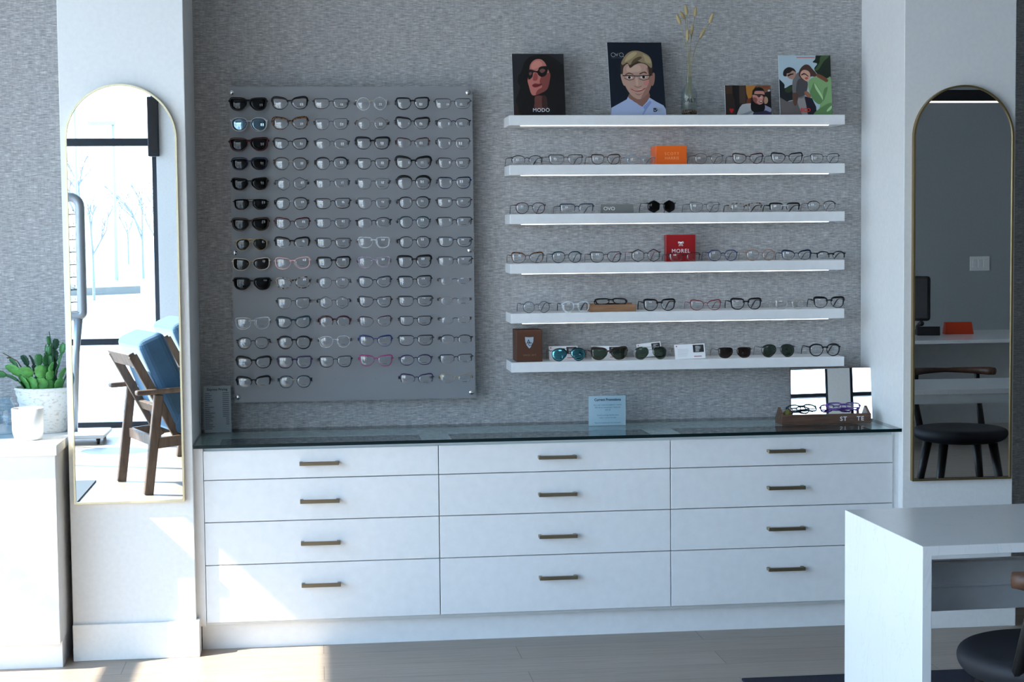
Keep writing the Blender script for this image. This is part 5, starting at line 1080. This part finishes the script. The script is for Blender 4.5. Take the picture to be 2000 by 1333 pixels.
fa = math.atan2(-.227, .605)
armchair('blue armchair with wooden frame, nearer one in the left mirror', -1.075, -4.74, fa)
armchair('blue armchair beyond the table, farther one in the left mirror', -1.02, -6.45, fa)
tb = thing('side_table', 'low round side table with brass ring base between the armchairs', 'table', (-.62, -5.66, 0))
MB().lathe([(0, .43), (.26, .43), (.265, .435), (.265, .452), (.26, .457), (0, .457)], n=40).build('table_top', M_quartz, tb)
MB().tube([(.25*math.cos(a*PI/24), .25*math.sin(a*PI/24), .012) for a in range(48)], .0115, 8, closed=True).build('ring_base', M_gold, tb)
for k in range(3):
    a = k*2*PI/3; MB().tube([(.25*math.cos(a), .25*math.sin(a), .02), (.2*math.cos(a), .2*math.sin(a), .4298)], .009, 8).build('leg', M_gold, tb)
M_standm = mat('grey_stand_metal', (.33, .35, .37), .35, .5)
p_ = MR(152, 480, -7.15)
st_ = thing('eyewear_stand', 'grey rolling eyewear stand with rounded top by the window', 'display stand', (p_.x-.145, -7.15, 0))
q = MB(); hw_ = .165; lo, hi = .93, 1.80; R_ = .07; pth = []
for cx_, cz_, a0 in ((hw_-R_, hi-R_, 0), (-hw_+R_, hi-R_, 90), (-hw_+.03, lo+.03, 180), (hw_-.03, lo+.03, 270)):
    rr_ = R_ if cz_ > 1.2 else .03
    for k in range(7): a = math.radians(a0+15*k); pth.append((cx_+rr_*math.cos(a), 0, cz_+rr_*math.sin(a)))
q.tube(pth, .036, 10, closed=True, upv=(0, 1, 0)); q.build('loop_frame', M_standm, st_)
for sg in (-1, 1): MB().tube([(sg*.135, 0, .91), (sg*.115, 0, .66), (sg*.085, 0, .05)], [.034, .024, .024], 10).build('pole', M_standm, st_)
MB().box((-.33, -.24, .045), (.33, .24, .075)).build('base_plate', mat('pale_grey_base', (.55, .57, .59), .4), st_, bevel=.012)
for sx in (-1, 1):
    for sy in (-1, 1):
        MB().tube([(sx*.28-.010, sy*.19, .024), (sx*.28+.010, sy*.19, .024)], .0235, 14).box((sx*.28-.014, sy*.19-.010, .030), (sx*.28+.014, sy*.19+.010, .0445)).build('caster', M_black, st_)
for k in range(8):
    z_ = 1.03+.092*k; MB().tube([(-.137, 0, z_), (.137, 0, z_)], .004, 6).build('rail', M_black, st_)
    eyewear(f'small dark glasses on the rolling stand, rail {ORD[7-k]} from top', 'glasses on the rolling stand', (0+st_.location.x+.055, -7.15+.012, z_-.006), shape=['R', 'S', 'P'][k % 3], wt='thin', col=['black', 'gun', 'brown'][k % 3], pose='fold', rz=PI, sc=1.0)
p_ = MR(301, 250, RY1+.12)
sb = thing('window_speaker', 'narrow dark box hanging at the top of window beside the column', 'speaker', (p_.x, RY1+.07, p_.z))
MB().box((-.050, -.05, -.22), (.035, .07, .24)).build('body', M_blackframe, sb, bevel=.006); MB().box((-.04, .0702, -.2), (.025, .074, .22)).build('grille', M_black, sb)
p_ = MR(150, 945, -4.9)
MB_ = MB().box((-2.6, -5.05, .0005), (MR(178, 950, -4.8).x, -3.95, .009)); tag(MB_.build('rug', mat('grey_woven_rug', (.10, .12, .14), .95), None, bevel=.002, seg=1), 'grey woven rug corner at the bottom of the left mirror', 'rug')
p_ = MR(141, 775, -6.9)
po = thing('round_stool', 'round teal upholstered seat at the left edge of left mirror', 'stool', (p_.x-.16, -6.75, 0))
MB().ball((0, 0, .50), (.20, .20, .145), 0, 24, 14).build('seat', mat('teal_fabric', (.03, .17, .24), .8), po)
for k in range(4):
    a = PI/4+k*PI/2; MB().tube([(.17*math.cos(a), .17*math.sin(a), 0), (.11*math.cos(a), .11*math.sin(a), .39)], .012, 8).build('leg', M_chairwood, po)
